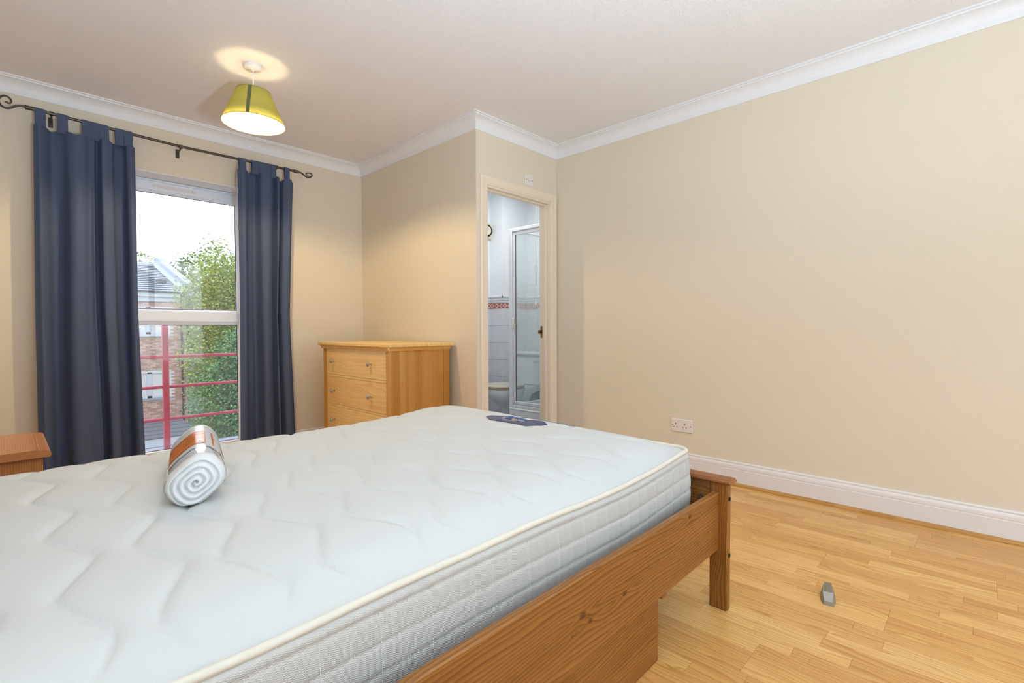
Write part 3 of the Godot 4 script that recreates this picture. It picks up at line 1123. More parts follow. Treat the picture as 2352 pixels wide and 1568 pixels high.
func make_toilet() -> void:
	# faces west; cistern against the east wall
	var t := thing("toilet", V(3.40, 0.002, -3.37), "white ceramic close-coupled toilet with a worn wooden seat", "toilet")
	# bowl and pedestal: egg-shaped sections, x towards the nose is negative
	var secs := [[0.0, 0.10, 0.15, 0.09], [0.03, 0.098, 0.15, 0.085], [0.12, 0.085, 0.13, 0.075], [0.2, 0.10, 0.14, 0.09], [0.26, 0.15, 0.17, 0.135], [0.32, 0.19, 0.2, 0.168], [0.37, 0.205, 0.215, 0.178], [0.385, 0.205, 0.215, 0.178]]
	var rows := []
	for s in secs:
		var row := []
		for k in 33:
			var a := TAU * k / 32.0
			var cx := cos(a)
			var rx: float = s[1] if cx < 0 else s[2]
			var off: float = 0.06 if s[0] < 0.22 else 0.06 * clampf((0.32 - s[0]) / 0.1, 0, 1)
			row.append(V(cx * rx + off, s[0], sin(a) * s[3]))
		rows.append(row)
	var m := MB.new()
	m.grid(rows, func(p): return V(p.x, 0.0, p.z), [], true)
	var top := V(0, 0.385, 0)
	for k in 32:
		m.tri(top, rows[7][k], rows[7][k + 1], V(0, 1, 0), V(0, 1, 0), V(0, 1, 0))
	part("bowl", m, M.ceramic, t)
	# shelf joining bowl and cistern
	m = MB.new()
	var poly := [Vector2(0.12, 0.2), Vector2(0.2, 0.24), Vector2(0.24, 0.31), Vector2(0.32, 0.33), Vector2(0.53, 0.35), Vector2(0.53, 0.385), Vector2(0.1, 0.385)]
	m.prism(poly, V(0, 0, -0.13), V(1, 0, 0), V(0, 1, 0), V(0, 0, 0.26))
	part("shelf", m, M.ceramic, t)
	for lv in [["seat", 0.388, 0.016, M.seat_edge], ["lid", 0.406, 0.02, M.seat_wood]]:
		m = MB.new()
		var ring := []
		for q in [[0.97, 0.0], [1.0, 0.3], [1.0, 0.75], [0.96, 1.0]]:
			var row := []
			for k in 33:
				var a := TAU * k / 32.0
				var cx := cos(a)
				var rx := 0.212 if cx < 0 else 0.2
				row.append(V(cx * rx * q[0] + 0.0, lv[1] + lv[2] * q[1], sin(a) * 0.186 * q[0]))
			ring.append(row)
		m.grid(ring, func(p): return V(p.x, 0.0, p.z), [], true)
		var c := V(0, lv[1] + lv[2] * 1.06, 0)
		for k in 32:
			m.tri(c, ring[3][k], ring[3][k + 1], V(0, 1, 0), V(0, 1, 0), V(0, 1, 0))
		part(lv[0], m, lv[3], t)
	var cs := bx("cistern", V(0.335, 0.37, -0.235), V(0.53, 0.69, 0.235), 0.03, M.ceramic, t)
	bx("cistern_lid", V(0.322, 0.69, -0.248), V(0.54, 0.728, 0.248), 0.014, M.ceramic, t)
	m = MB.new()
	m.lathe(V(0.335, 0.63, 0.10), V(-1, 0, 0), [Vector2(0.016, 0), Vector2(0.016, 0.01), Vector2(0.01, 0.014), Vector2(0.01, 0.024), Vector2(0, 0.024)], 16)
	m.tube([V(0.314, 0.63, 0.1), V(0.312, 0.634, 0.13), V(0.314, 0.64, 0.175)], [0.008, 0.007, 0.009], 10)
	part("flush_lever", m, M.chrome, t)

func make_shower() -> void:
	var px := 3.24
	var pz := -3.12
	var s := thing("shower_enclosure", V(px, 0.002, pz), "white framed glass shower enclosure with a lattice etched band", "shower")
	var zs := BZS - pz       # to the south wall
	var xe := BXE - 0.008 - px
	var ty := 0.245
	# tray on a white riser
	bx("tray", V(-0.02, 0.0, -0.02), V(xe, ty - 0.02, zs), 0.004, M.ceramic, s)
	bx("tray_rim", V(-0.025, ty - 0.022, -0.025), V(xe, ty, zs), 0.008, M.ceramic, s)
	var top := 1.865
	# corner post of two profiles, rails
	bx("post", V(-0.02, ty, -0.022), V(0.022, top, 0.022), 0.004, M.satin_frame, s, 1)
	bx("door_stile", V(-0.014, ty + 0.03, 0.026), V(0.014, top - 0.035, 0.05), 0.004, M.satin_frame, s, 1)
	bx("bottom_rail", V(-0.016, ty, 0.022), V(0.02, ty + 0.028, zs), 0.004, M.satin_frame, s, 2)
	bx("top_rail", V(-0.02, top - 0.03, 0.022), V(0.022, top, zs), 0.004, M.satin_frame, s, 2)
	bx("door_rail", V(-0.012, top - 0.062, 0.05), V(0.012, top - 0.034, zs), 0.003, M.satin_frame, s, 2)
	bx("door_rail", V(-0.012, ty + 0.032, 0.05), V(0.012, ty + 0.06, zs), 0.003, M.satin_frame, s, 2)
	bx("side_rail", V(0.022, ty, -0.016), V(xe, ty + 0.028, 0.016), 0.004, M.satin_frame, s)
	bx("side_rail", V(0.022, top - 0.016, -0.01), V(xe, top, 0.01), 0.004, M.satin_frame, s)
	bx("seal_strip", V(-0.006, ty + 0.03, 0.022), V(0.006, top - 0.036, 0.026), 0, M.seal, s, 1)
	bx("seal_strip", V(-0.004, ty + 0.06, 0.05), V(0.004, top - 0.062, 0.0525), 0, M.seal, s, 1)
	bx("handle", V(-0.034, 0.955, 0.03), V(-0.014, 1.06, 0.046), 0.006, M.white_plastic, s, 1)
	var m := MB.new()
	m.quad(V(0, ty + 0.06, 0.05), V(0, ty + 0.06, zs), V(0, top - 0.062, zs), V(0, top - 0.062, 0.05), V(-1, 0, 0))
	part("door_glass", m, M.shower_glass, s)
	m = MB.new()
	m.quad(V(0.022, ty + 0.028, 0), V(xe, ty + 0.028, 0), V(xe, top - 0.016, 0), V(0.022, top - 0.016, 0), V(0, 0, 1))
	part("side_glass", m, M.shower_glass, s)
	# etched diagonal lines on both panes
	var ya := 0.74
	var yb := 1.37
	m = MB.new()
	var z := 0.055
	var w := zs - 0.055
	var step := 0.0165
	var c := -(yb - ya)
	while c < w:
		# line z - z0 = c + (y - ya)
		var y_lo := maxf(ya, ya - c)
		var y_hi := minf(yb, ya + w - c)
		if y_hi - y_lo > 0.01:
			var p := V(-0.0012, y_lo, z + c + (y_lo - ya))
			var q := V(-0.0012, y_hi, z + c + (y_hi - ya))
			m.quad(p, p + V(0, 0, 0.003), q + V(0, 0, 0.003), q, V(-1, 0, 0))
		c += step
	part("etched_lines", m, M.etch, s)
	m = MB.new()
	c = 0.0
	w = 0.3
	while c < w + (yb - ya):
		var y_lo := maxf(ya, ya + c - w)
		var y_hi := minf(yb, ya + c)
		if y_hi - y_lo > 0.01:
			var p := V(0.03 + c - (y_lo - ya), y_lo, 0.0012)
			var q := V(0.03 + c - (y_hi - ya), y_hi, 0.0012)
			m.quad(p, p + V(0.003, 0, 0), q + V(0.003, 0, 0), q, V(0, 0, 1))
		c += step
	part("etched_lines", m, M.etch, s)

# ---------------------------------------------------------------- bed
func make_bed() -> void:
	var b := thing("double_bed", V(0.7, 0, -1.4), "brown stained pine double bed frame under the white mattress", "bed")
	var o := V(-0.7, 0, 1.4)
	var raw := func(nm: String, lo: Vector3, hi: Vector3, bev: float, g: int, mat := "pine", u := Vector2(-1, -1)) -> MeshInstance3D:
		var m := MB.new()
		m.uvo = u if u.x >= 0 else Vector2(rng.randf() * 1.4, rng.randf() * 0.4)
		m.box(lo + o, hi + o, bev, g)
		return part(nm, m, M[mat], b)
	# near rail: uv set so that its knots fall where the photograph shows them
	raw.call("side_rail", V(-0.30, 0.205, -0.671), V(1.69, 0.404, -0.648), 0.003, 0, "pine", Vector2(0.22, -0.185 + 0.4 + 0.01))
	raw.call("side_rail", V(-0.30, 0.205, -2.152), V(1.69, 0.404, -2.129), 0.003, 0)
	raw.call("leg", V(1.69, 0.0, -0.68), V(1.72, 0.436, -0.62), 0.003, 1)
	raw.call("leg", V(1.69, 0.0, -2.18), V(1.72, 0.436, -2.12), 0.003, 1)
	raw.call("leg", V(-0.33, 0.0, -0.68), V(-0.30, 0.9, -0.62), 0.003, 1)
	raw.call("leg", V(-0.33, 0.0, -2.18), V(-0.30, 0.9, -2.12), 0.003, 1)
	raw.call("foot_board", V(1.694, 0.19, -2.12), V(1.716, 0.436, -0.68), 0.002, 2)
	raw.call("head_board", V(-0.326, 0.3, -2.12), V(-0.304, 0.9, -0.68), 0.002, 2)
	# caps on the foot and head
	raw.call("cap_rail", V(1.676, 0.436, -2.196), V(1.734, 0.4535, -0.604), 0.006, 2, "pine_end")
	raw.call("cap_rail", V(-0.344, 0.9, -2.196), V(-0.286, 0.9175, -0.604), 0.006, 2, "pine_end")
	# panel support in the middle of the side, with its cleat
	raw.call("support_panel", V(0.50, 0.0, -0.694), V(1.305, 0.206, -0.6715), 0.002, 0, "pine", Vector2(0.0, 0.21))
	raw.call("support_panel", V(0.50, 0.0, -2.128), V(1.305, 0.206, -2.106), 0.002, 0)
	raw.call("cleat", V(1.305, 0.183, -0.694), V(1.335, 0.206, -0.66), 0.002, 0)
	raw.call("ledger", V(-0.30, 0.25, -0.70), V(1.69, 0.27, -0.6715), 0.002, 0)
	raw.call("ledger", V(-0.30, 0.25, -2.128), V(1.69, 0.27, -2.10), 0.002, 0)
	for k in 14:
		var x := -0.24 + k * 0.138
		raw.call("slat", V(x, 0.271, -2.127), V(x + 0.07, 0.287, -0.6725), 0.002, 2)
	# bolts on the outer face of the leg, barrel nut on the foot board
	for y in [0.384, 0.19]:
		var m := MB.new()
		m.lathe(o + V(1.706, y, -0.62), V(0, 0, 1), [Vector2(0.007, 0), Vector2(0.007, 0.003), Vector2(0.005, 0.004), Vector2(0.003, 0.004), Vector2(0.003, 0.001), Vector2(0, 0.001)], 14)
		part("bolt", m, M.dark_bolt, b)
	var m2 := MB.new()
	m2.lathe(o + V(1.6945, 0.376, -0.712), V(-1, 0, 0), [Vector2(0.0075, 0), Vector2(0.0075, 0.006), Vector2(0.003, 0.006), Vector2(0.003, 0.002), Vector2(0, 0.002)], 14)
	part("barrel_nut", m2, M.zinc, b)
	m2 = MB.new()
	m2.lathe(o + V(1.69, 0.392, -0.6495), V(0, 0, 1), [Vector2(0.003, 0), Vector2(0.003, 0.001), Vector2(0, 0.001)], 8)
	part("bolt", m2, M.dark_bolt, b)

# ---------------------------------------------------------------- mattress
const MX0 := -0.235
const MX1 := 1.668
const MZ0 := -0.735
const MZ1 := -2.085

func edge_y(x: float, z: float) -> float:
	# height of the piping: lifted a little at the foot end
	return 0.516 + 0.026 * smoothstep(1.15, 1.66, x) + 0.004 * sin(x * 5.0 + z * 3.0)

func quilt(x: float, z: float) -> float:
	# distance to the nearest stitched zigzag
	var P := 0.29
	var best := 1.0
	var i0 := floori((x - 0.065) / 0.12)
	for i: int in [i0, i0 + 1]:
		var ph := fposmod((z + 1.574 + (0.5 * P if posmod(i, 2) == 1 else 0.0)) / P + 0.03 * sin(i * 2.3), 1.0)
		var tri := absf(ph * 2.0 - 1.0) * 2.0 - 1.0     # 1 at ph 0 -> -1 at .5
		var s := -tri
		s = clampf(s * 1.12, -1.0, 1.0)
		s = lerpf(s, s * (1.5 - 0.5 * s * s), 0.35)
		var xc := 0.065 + i * 0.12 + 0.027 * s + 0.012 * sin(z * 4.0 + i)
		best = minf(best, absf(x - xc) * 0.85)
	return best

func mattress_y(x: float, z: float) -> float:
	var ex := minf(x - MX0, MX1 - x)
	var ez := minf(MZ0 - z, z - MZ1)
	var a := clampf(ex / 0.24, 0.0, 1.0)
	var b := clampf(ez / 0.24, 0.0, 1.0)
	var crown := 0.046 * (1.0 - (1.0 - a) ** 2.4) * (1.0 - (1.0 - b) ** 2.4)
	var y := edge_y(x, z) + crown
	var inner := smoothstep(0.03, 0.1, minf(ex, ez))
	var d := quilt(x, z)
	y += inner * 0.0105 * (1.0 - exp(-d / 0.0105)) - inner * 0.004
	y += 0.004 * sin(x * 4.1 + 1.0) * sin(z * 3.3)
	return y

func mattress_outline(inset: float) -> Array:
	# rounded rectangle in plan, ccw seen from above
	var r := 0.06 - inset * 0.3
	var pts := []
	var cs := [[MX1 - r - inset, MZ0 - r - inset, 0.0], [MX0 + r + inset, MZ0 - r - inset, PI * 0.5], [MX0 + r + inset, MZ1 + r + inset, PI], [MX1 - r - inset, MZ1 + r + inset, PI * 1.5]]
	for c in cs:
		for k in 7:
			var a: float = c[2] + PI * 0.5 * k / 6.0
			pts.append(Vector2(c[0] + r * cos(a), c[1] + r * sin(a)))
	# long straight runs get points too
	var out := []
	for i in pts.size():
		var p: Vector2 = pts[i]
		var q: Vector2 = pts[(i + 1) % pts.size()]
		var n := maxi(1, int(ceil((q - p).length() / 0.0062)))
		for k in n:
			out.append(p.lerp(q, float(k) / n))
	out.append(out[0])
	return out

func make_mattress() -> void:
	var t := thing("mattress", V(0.7, 0.288, -1.4), "white quilted double mattress on the pine bed", "mattress")
	var o := V(-0.7, -0.288, 1.4)
	# top panel
	var nx := 300
	var nz := 200
	var pts := []
	var r := 0.06
	for j in nz + 1:
		var row := []
		for i in nx + 1:
			var x := lerpf(MX0, MX1, float(i) / nx)
			var z := lerpf(MZ0, MZ1, float(j) / nz)
			# pull the corners in to the rounded outline
			var cx := clampf(x, MX0 + r, MX1 - r)
			var cz := clampf(z, MZ1 + r, MZ0 - r)
			var d := Vector2(x - cx, z - cz)
			if absf(d.x) > 0 and absf(d.y) > 0:
				var m := maxf(absf(d.x), absf(d.y))
				d = d.normalized() * m
				x = cx + d.x
				z = cz + d.y
			row.append(V(x, mattress_y(x, z), z) + o)
		pts.append(row)
	var mb := MB.new()
	mb.grid(pts, func(_p): return V(0, 1, 0))
	part("top_panel", mb, M.mattress_top, t)
	# border: quilted squares bulging between stitches
	var ol := mattress_outline(0.0)
	var rows := []
	var L := 0.0
	var lens := []
	for i in ol.size():
		lens.append(L)
		if i < ol.size() - 1:
			L += (ol[i + 1] - ol[i]).length()
	var S := L / roundf(L / 0.053)
	var NR := 58
	var start := 0.0
	for j in NR + 1:
		var f := float(j) / NR
		var row := []
		for i in ol.size():
			var p: Vector2 = ol[i]
			var q: Vector2 = ol[(i + 1) % (ol.size() - 1)]
			var pr: Vector2 = ol[(i - 1 + ol.size() - 1) % (ol.size() - 1)]
			var dd := (q - pr).normalized()
			var nn := Vector2(dd.y, -dd.x)
			var ytop := edge_y(p.x, p.y) - 0.003
			var y := lerpf(ytop, 0.2885, f)
			var drop := ytop - y
			# horizontal stitch rows every 50 mm, first 23 mm down
			var hd := absf(fposmod(drop - 0.023 + 0.025, 0.05) - 0.025)
			var vd := absf(fposmod(lens[i] + S * 0.5, S) - S * 0.5)
			var bulge := 0.001 + 0.010 * sin(PI * clampf(f, 0, 1)) + 0.0036 * (1.0 - exp(-hd / 0.0035)) * smoothstep(0.0, 0.012, drop) + (0.003 * smoothstep(0.0, 0.012, drop) if drop < 0.023 else 0.003 * (1.0 - exp(-vd / 0.0045)))
			bulge -= 0.006 * smoothstep(0.92, 1.0, f)
			row.append(V(p.x + nn.x * bulge, y, p.y + nn.y * bulge) + o)
		rows.append(row)
	mb = MB.new()
	mb.grid(rows, func(p): return V(p.x - 0.016, 0, (p.z + 0.01)), [], true)
	part("side_border", mb, M.mattress_side, t)
	# underside
	mb = MB.new()
	mb.quad(V(MX0 + 0.02, 0.2885, MZ0 - 0.02) + o, V(MX1 - 0.02, 0.2885, MZ0 - 0.02) + o, V(MX1 - 0.02, 0.2885, MZ1 + 0.02) + o, V(MX0 + 0.02, 0.2885, MZ1 + 0.02) + o, V(0, -1, 0))
	part("underside", mb, M.mattress_side, t)
	# piping round the top edge
	var pth := []
	for i in range(0, ol.size(), 3):
		var p: Vector2 = ol[i]
		pth.append(V(p.x, edge_y(p.x, p.y) + 0.0005 + 0.0012 * sin(i * 0.1), p.y) + o)
	pth.append(pth[0])
	mb = MB.new()
	mb.tube(pth, 0.0075, 10, false)
	part("piping", mb, M.piping, t)
	# stitches: short threads along the vertical and horizontal lines of the near side
	mb = MB.new()
	for i in range(0, ol.size() - 1):
		var p: Vector2 = ol[i]
		if p.y < MZ0 - 0.001 or p.x < 0.05:
			continue
		var vd := absf(fposmod(lens[i] + S * 0.5, S) - S * 0.5)
		if vd > 0.0031:
			continue
		var ytop := edge_y(p.x, p.y) - 0.003
		var y := ytop - 0.026
		while y > 0.33:
			var f := (ytop - y) / (ytop - 0.2885)
			var z := p.y + 0.001 + 0.010 * sin(PI * f) + 0.0032
			mb.box(V(p.x - 0.0008, y - 0.0026, z) + o, V(p.x + 0.0008, y + 0.0026, z + 0.0009) + o)
			y -= 0.0075
	part("stitching", mb, M.stitch, t).set_meta("kind", "stuff")
	# sewn label near the far foot corner
	var c0 := Vector2(1.515, -1.54)
	var c1 := Vector2(1.53, -1.26)
	var mid := Vector2(1.465, -1.39)
	var lab := []
	for j in 17:
		var row := []
		for i in 29:
			var u := float(i) / 28.0 * 2.0 - 1.0
			var v := float(j) / 16.0 * 2.0 - 1.0
			var half := 0.052 * (1.0 - 0.55 * smoothstep(0.62, 1.0, absf(u)))
			var x := mid.x + v * half + 0.012 * u
			var z := mid.y + u * 0.145
			row.append(V(x, mattress_y(x, z) + 0.0035, z) + o)
		lab.append(row)
	mb = MB.new()
	mb.grid(lab, func(_p): return V(0, 1, 0))
	var patch := part("label_patch", mb, M.navy_patch, t)
	patch.set_meta("label", "navy embroidered label")
	var draw := func(nm: String, mat: Material, curve: Array, rad: float) -> void:
		var q := []
		for p: Vector2 in curve:
			q.append(V(p.x, mattress_y(p.x, p.y) + 0.0042, p.y) + o)
		var k := MB.new()
		k.tube(q, rad, 6)
		part(nm, k, mat, patch)
	var oval := func(cx: float, cz: float, rx: float, rz: float, a0: float, a1: float) -> Array:
		var q := []
		for k in 25:
			var a := lerpf(a0, a1, k / 24.0)
			q.append(Vector2(cx + rx * cos(a), cz + rz * sin(a)))
		return q
	draw.call("emblem", M.thread_cream, oval.call(1.463, -1.415, 0.03, 0.042, 0.4, 5.2), 0.0011)
	draw.call("emblem", M.thread_cream, oval.call(1.488, -1.45, 0.012, 0.03, 0.0, 3.4), 0.0011)
	draw.call("emblem", M.thread_cream, [Vector2(1.458, -1.45), Vector2(1.469, -1.43), Vector2(1.458, -1.41), Vector2(1.465, -1.39), Vector2(1.458, -1.37), Vector2(1.463, -1.34)], 0.0016)
	draw.call("emblem", M.thread_blue, oval.call(1.469, -1.425, 0.014, 0.02, 0.0, TAU), 0.005)
	draw.call("emblem", M.thread_blue, oval.call(1.485, -1.38, 0.009, 0.03, 0.0, TAU), 0.004)
	draw.call("emblem", M.thread_orange, oval.call(1.448, -1.392, 0.003, 0.004, 0.0, TAU), 0.0035)
	# script embroidered along the foot edge
	var sc := []
	for k in 90:
		var f := k / 89.0
		var z := lerpf(-1.52, -1.16, f)
		sc.append(Vector2(1.56 + 0.007 * sin(f * 46.0) * (0.4 + 0.6 * absf(sin(f * 9.0))), z + 0.004 * cos(f * 46.0)))
	var q2 := []
	for p: Vector2 in sc:
		q2.append(V(p.x, mattress_y(p.x, p.y) + 0.0012, p.y) + o)
	var k2 := MB.new()
	k2.tube(q2, 0.0009, 5)
	part("embroidered_script", k2, M.thread_dark, t)

# ---------------------------------------------------------------- chest of drawers
func make_chest() -> void:
	var x0 := 1.714
	var x1 := 2.215
	var za := -2.75
	var zb := -3.66
	var c := thing("chest_of_drawers", V((x0 + x1) / 2, 0, (za + zb) / 2), "oak chest of drawers with small steel knobs in the corner", "chest of drawers")
	var o := -c.position
	var b := func(nm: String, lo: Vector3, hi: Vector3, bev: float, k: int, g: int, parent: Node = c) -> MeshInstance3D:
		return bx(nm, lo + o, hi + o, bev, M[("oak_side_%d" if nm in ["side_board", "rear_stile", "stile"] else "oak_%d") % k], parent, g)
	b.call("top", V(x0 - 0.03, 0.848, zb - 0.03), V(x1 + 0.018, 0.869, za + 0.026), 0.003, 1, 2)
	# hollow moulding under the top
	var prof := [Vector2(0, 0.822), Vector2(0.006, 0.822), Vector2(0.008, 0.83), Vector2(0.014, 0.84), Vector2(0.02, 0.848), Vector2(0, 0.848)]
	var m := MB.new()
	m.prism(prof, o + V(x0, 0, zb - 0.02), V(-1, 0, 0), V(0, 1, 0), V(0, 0, za - zb + 0.038))
	part("moulding", m, M.oak_0, c)
	m = MB.new()
	m.prism(prof, o + V(x0 - 0.018, 0, za), V(0, 0, 1), V(0, 1, 0), V(x1 - x0 + 0.018, 0, 0))
	part("moulding", m, M.oak_2, c)
	# carcass: stiles, rails, back, sides
	b.call("stile", V(x0, 0.0, za - 0.028), V(x0 + 0.022, 0.848, za), 0.0015, 1, 1)
	b.call("stile", V(x0, 0.0, zb), V(x0 + 0.022, 0.848, zb + 0.055), 0.0015, 1, 1)
	b.call("rail", V(x0 + 0.001, 0.834, zb + 0.055), V(x0 + 0.021, 0.848, za - 0.028), 0.001, 1, 2)
	var tops := [0.832, 0.612, 0.395, 0.178]
	var bots := [0.632, 0.412, 0.196, 0.05]
	for k in 3:
		b.call("rail", V(x0 + 0.001, tops[k + 1] + 0.002, zb + 0.055), V(x0 + 0.021, bots[k] - 0.002, za - 0.028), 0.001, 1, 2)
	b.call("rail", V(x0 + 0.001, 0.0, zb + 0.055), V(x0 + 0.021, 0.047, za - 0.028), 0.001, 0, 2)
	b.call("back_panel", V(x1 - 0.008, 0.02, zb + 0.01), V(x1 - 0.001, 0.848, za - 0.02), 0, 2, 1)
	bx("interior", V(x0 + 0.021, 0.05, zb + 0.02) + o, V(x1 - 0.009, 0.846, za - 0.024) + o, 0, M.gap, c)
	b.call("side_panel", V(x0 + 0.022, 0.0, zb), V(x1, 0.848, zb + 0.018), 0.001, 2, 1)
	# near side: edge-glued boards of unlike tone, and the rear stile
	var cuts := [x0 + 0.022, 1.752, 1.802, 1.843, 1.866, 1.925, 1.975, 2.06]
	var kinds := [3, 2, 1, 3, 0, 2, 0, 3]
	cuts.append(2.162)
	for k in 8:
		b.call("side_board", V(cuts[k] + 0.0002, 0.0, za - 0.022), V(cuts[k + 1] - 0.0002, 0.847, za - 0.003), 0.0004, kinds[k], 1)
	b.call("rear_stile", V(2.1635, 0.0, za - 0.022), V(x1, 0.847, za - 0.0015), 0.001, 2, 1)
	# drawers with two knobs each
	var kp := [Vector2(0.0085, 0), Vector2(0.0085, 0.002), Vector2(0.0045, 0.004), Vector2(0.004, 0.014), Vector2(0.008, 0.017), Vector2(0.0155, 0.021), Vector2(0.0165, 0.025), Vector2(0.013, 0.029), Vector2(0, 0.031)]
	for k in 4:
		var d: MeshInstance3D = b.call("drawer", V(x0 + 0.0005, bots[k], zb + 0.0565), V(x0 + 0.02, tops[k], za - 0.0295), 0.0012, [1, 0, 1, 0][k], 2)
		var yk: float = (tops[k] + bots[k]) / 2
		for z in [-3.486, -2.962]:
			m = MB.new()
			m.lathe(o + V(x0, yk, z), V(-1, 0, 0), kp, 20)
			part("knob", m, M.steel, d)

# ---------------------------------------------------------------- bedside table
func make_bedside_table() -> void:
	var t := thing("bedside_table", V(-0.11, 0, -2.66), "brown wooden bedside table with a moulded top beside the left curtain", "bedside table")
	var o := -t.position
	# moulded top: a stepped ogee edge
	var z1 := -2.43
	var z0 := -2.885
	var x1 := 0.118
	var x0 := -0.35
	var y := 0.538
	var m := MB.new()
	m.uvo = Vector2(0.2, 0.1)
	var prof := [Vector2(x0, y - 0.028), Vector2(x1 - 0.006, y - 0.028), Vector2(x1 - 0.001, y - 0.024), Vector2(x1, y - 0.018), Vector2(x1 - 0.001, y - 0.012), Vector2(x1 - 0.005, y - 0.007), Vector2(x1 - 0.011, y - 0.0045), Vector2(x1 - 0.028, y - 0.004), Vector2(x1 - 0.032, y - 0.001), Vector2(x1 - 0.036, y), Vector2(x0, y)]
	m.prism(prof, o + V(0, 0, z0), V(1, 0, 0), V(0, 1, 0), V(0, 0, z1 - z0))
	part("top", m, M.teak, t)
	bx("body", V(x0 + 0.02, 0.06, z0 + 0.02) + o, V(x1 - 0.022, y - 0.028, z1 - 0.022) + o, 0.003, M.teak, t, 1)
	bx("plinth", V(x0 + 0.01, 0.0, z0 + 0.012) + o, V(x1 - 0.014, 0.06, z1 - 0.014) + o, 0.004, M.teak, t, 0)

# ---------------------------------------------------------------- curtains, pole
const RZ := -3.934
const RY := 2.21

func ry(x: float) -> float:
	return 2.228 - 0.0275 * clampf((x - 0.128) / 0.74, 0, 1) + 0.009 * clampf((x - 0.869) / 0.75, 0, 1)

func fold(cp: Array, u: float) -> float:
	for i in cp.size() - 1:
		if u <= cp[i + 1][0]:
			var p0: float = cp[maxi(i - 1, 0)][1]
			var p1: float = cp[i][1]
			var p2: float = cp[i + 1][1]
			var p3: float = cp[mini(i + 2, cp.size() - 1)][1]
			var t: float = (u - cp[i][0]) / (cp[i + 1][0] - cp[i][0])
			return 0.5 * ((2 * p1) + (-p0 + p2) * t + (2 * p0 - 5 * p1 + 4 * p2 - p3) * t * t + (-p0 + 3 * p1 - 3 * p2 + p3) * t * t * t)
	return cp[-1][1]

func make_curtain(label: String, xl: Array, xr: Array, folds: Array, tabs: Array, sag: float, sd: int) -> void:
	var t := thing("curtain", V((xl[0] + xr[0]) / 2, 0.02, RZ), label, "curtain", "navy tab-top curtains")
	var o := -t.position
	var NU := 150
	var NV := 56
	var front := []
	var back := []
	var line := []
	for j in NV + 1:
		var v := float(j) / NV
		var rf := []
		var rb := []
		var rl := []
		for i in NU + 1:
			var u := float(i) / NU
			# edges follow three control widths: top, middle, hem
			var a: float = lerpf(xl[0], xl[1], minf(v * 2, 1)) if v < 0.5 else lerpf(xl[1], xl[2], v * 2 - 1)
			var b: float = lerpf(xr[0], xr[1], minf(v * 2, 1)) if v < 0.5 else lerpf(xr[1], xr[2], v * 2 - 1)
			var uw := u + 0.012 * sin(v * 5.0 + sd + u * 9.0) * sin(PI * u)
			var amp := lerpf(0.75, 1.0, smoothstep(0.0, 0.25, v)) * lerpf(1.0, 1.12, v)
			var z := fold(folds, clampf(uw, 0, 1)) * 0.044 * amp + 0.003 * sin(u * 31.0 + v * 3.0 + sd)
			# slope of the fold pushes cloth sideways a little: rounded pleats
			var dz := (fold(folds, clampf(uw + 0.01, 0, 1)) - fold(folds, clampf(uw - 0.01, 0, 1)))
			var x := lerpf(a, b, u) + 0.006 * dz * amp
			# top edge: hangs from the tabs, dips between them
			var near := 1.0
			for tb in tabs:
				var d := maxf(0.0, maxf(tb[0] - x, x - tb[1]))
				near = minf(near, d / 0.03)
			var ytop := 2.136 - sag * smoothstep(0.0, 1.0, near) - 0.012 * u
			var y := lerpf(ytop, 0.03, v)
			rf.append(V(x, y, RZ + 0.012 + z) + o)
			rb.append(V(x, y, RZ + 0.0105 + z) + o)
			rl.append(V(x - 0.008 * maxf(0.0, 1.0 - u / 0.05) * (smoothstep(0.45, 0.7, v) if sd == 4 else 0.0), lerpf(ytop - 0.03, 0.05, v), RZ - 0.004 + z) + o)
		front.append(rf)
		back.append(rb)
		line.append(rl)
	var m := MB.new()
	m.sheet(front, -1.0)
	m.sheet(back, 1.0)
	for j in NV:
		for e in [0, NU]:
			m.quad(front[j][e], front[j + 1][e], back[j + 1][e], back[j][e], V(-1.0 if e == 0 else 1.0, 0, 0))
	for i in NU:
		m.quad(front[0][i], front[0][i + 1], back[0][i + 1], back[0][i], V(0, 1, 0))
		m.quad(front[NV][i], front[NV][i + 1], back[NV][i + 1], back[NV][i], V(0, -1, 0))
	part("panel", m, M.curtain, t)
	m = MB.new()
	m.sheet(line, 1.0)
	part("lining", m, M.curtain_lining, t)
	# tabs: bands over the pole
	for tb in tabs:
		var ytab := 2.118
		var outer := []
		var inner := []
		var R := 0.0115
		for q in [[0.0, 0.0]]:
			outer.append(Vector2(0.016 + (tb[2] if tb.size() > 2 else 0.0), ytab - ry(tb[0])))
			inner.append(Vector2(0.0142 + (tb[2] if tb.size() > 2 else 0.0), ytab - ry(tb[0])))
		for k in 13:
			var a := -0.15 + (PI + 0.3) * k / 12.0
			outer.append(Vector2((R + 0.0018) * cos(a), (R + 0.0018) * sin(a)))
			inner.append(Vector2(R * cos(a), R * sin(a)))
		outer.append(Vector2(0.004, ytab - ry(tb[0])))
		inner.append(Vector2(0.0055, ytab - ry(tb[0])))
		inner.reverse()
		var poly := outer + inner
		m = MB.new()
		m.prism(poly, V(tb[0], ry(tb[0]), RZ) + o, V(0, 0, 1), V(0, 1, 0), V(tb[1] - tb[0], ry(tb[1]) - ry(tb[0]), 0))
		part("tab", m, M.curtain, t)

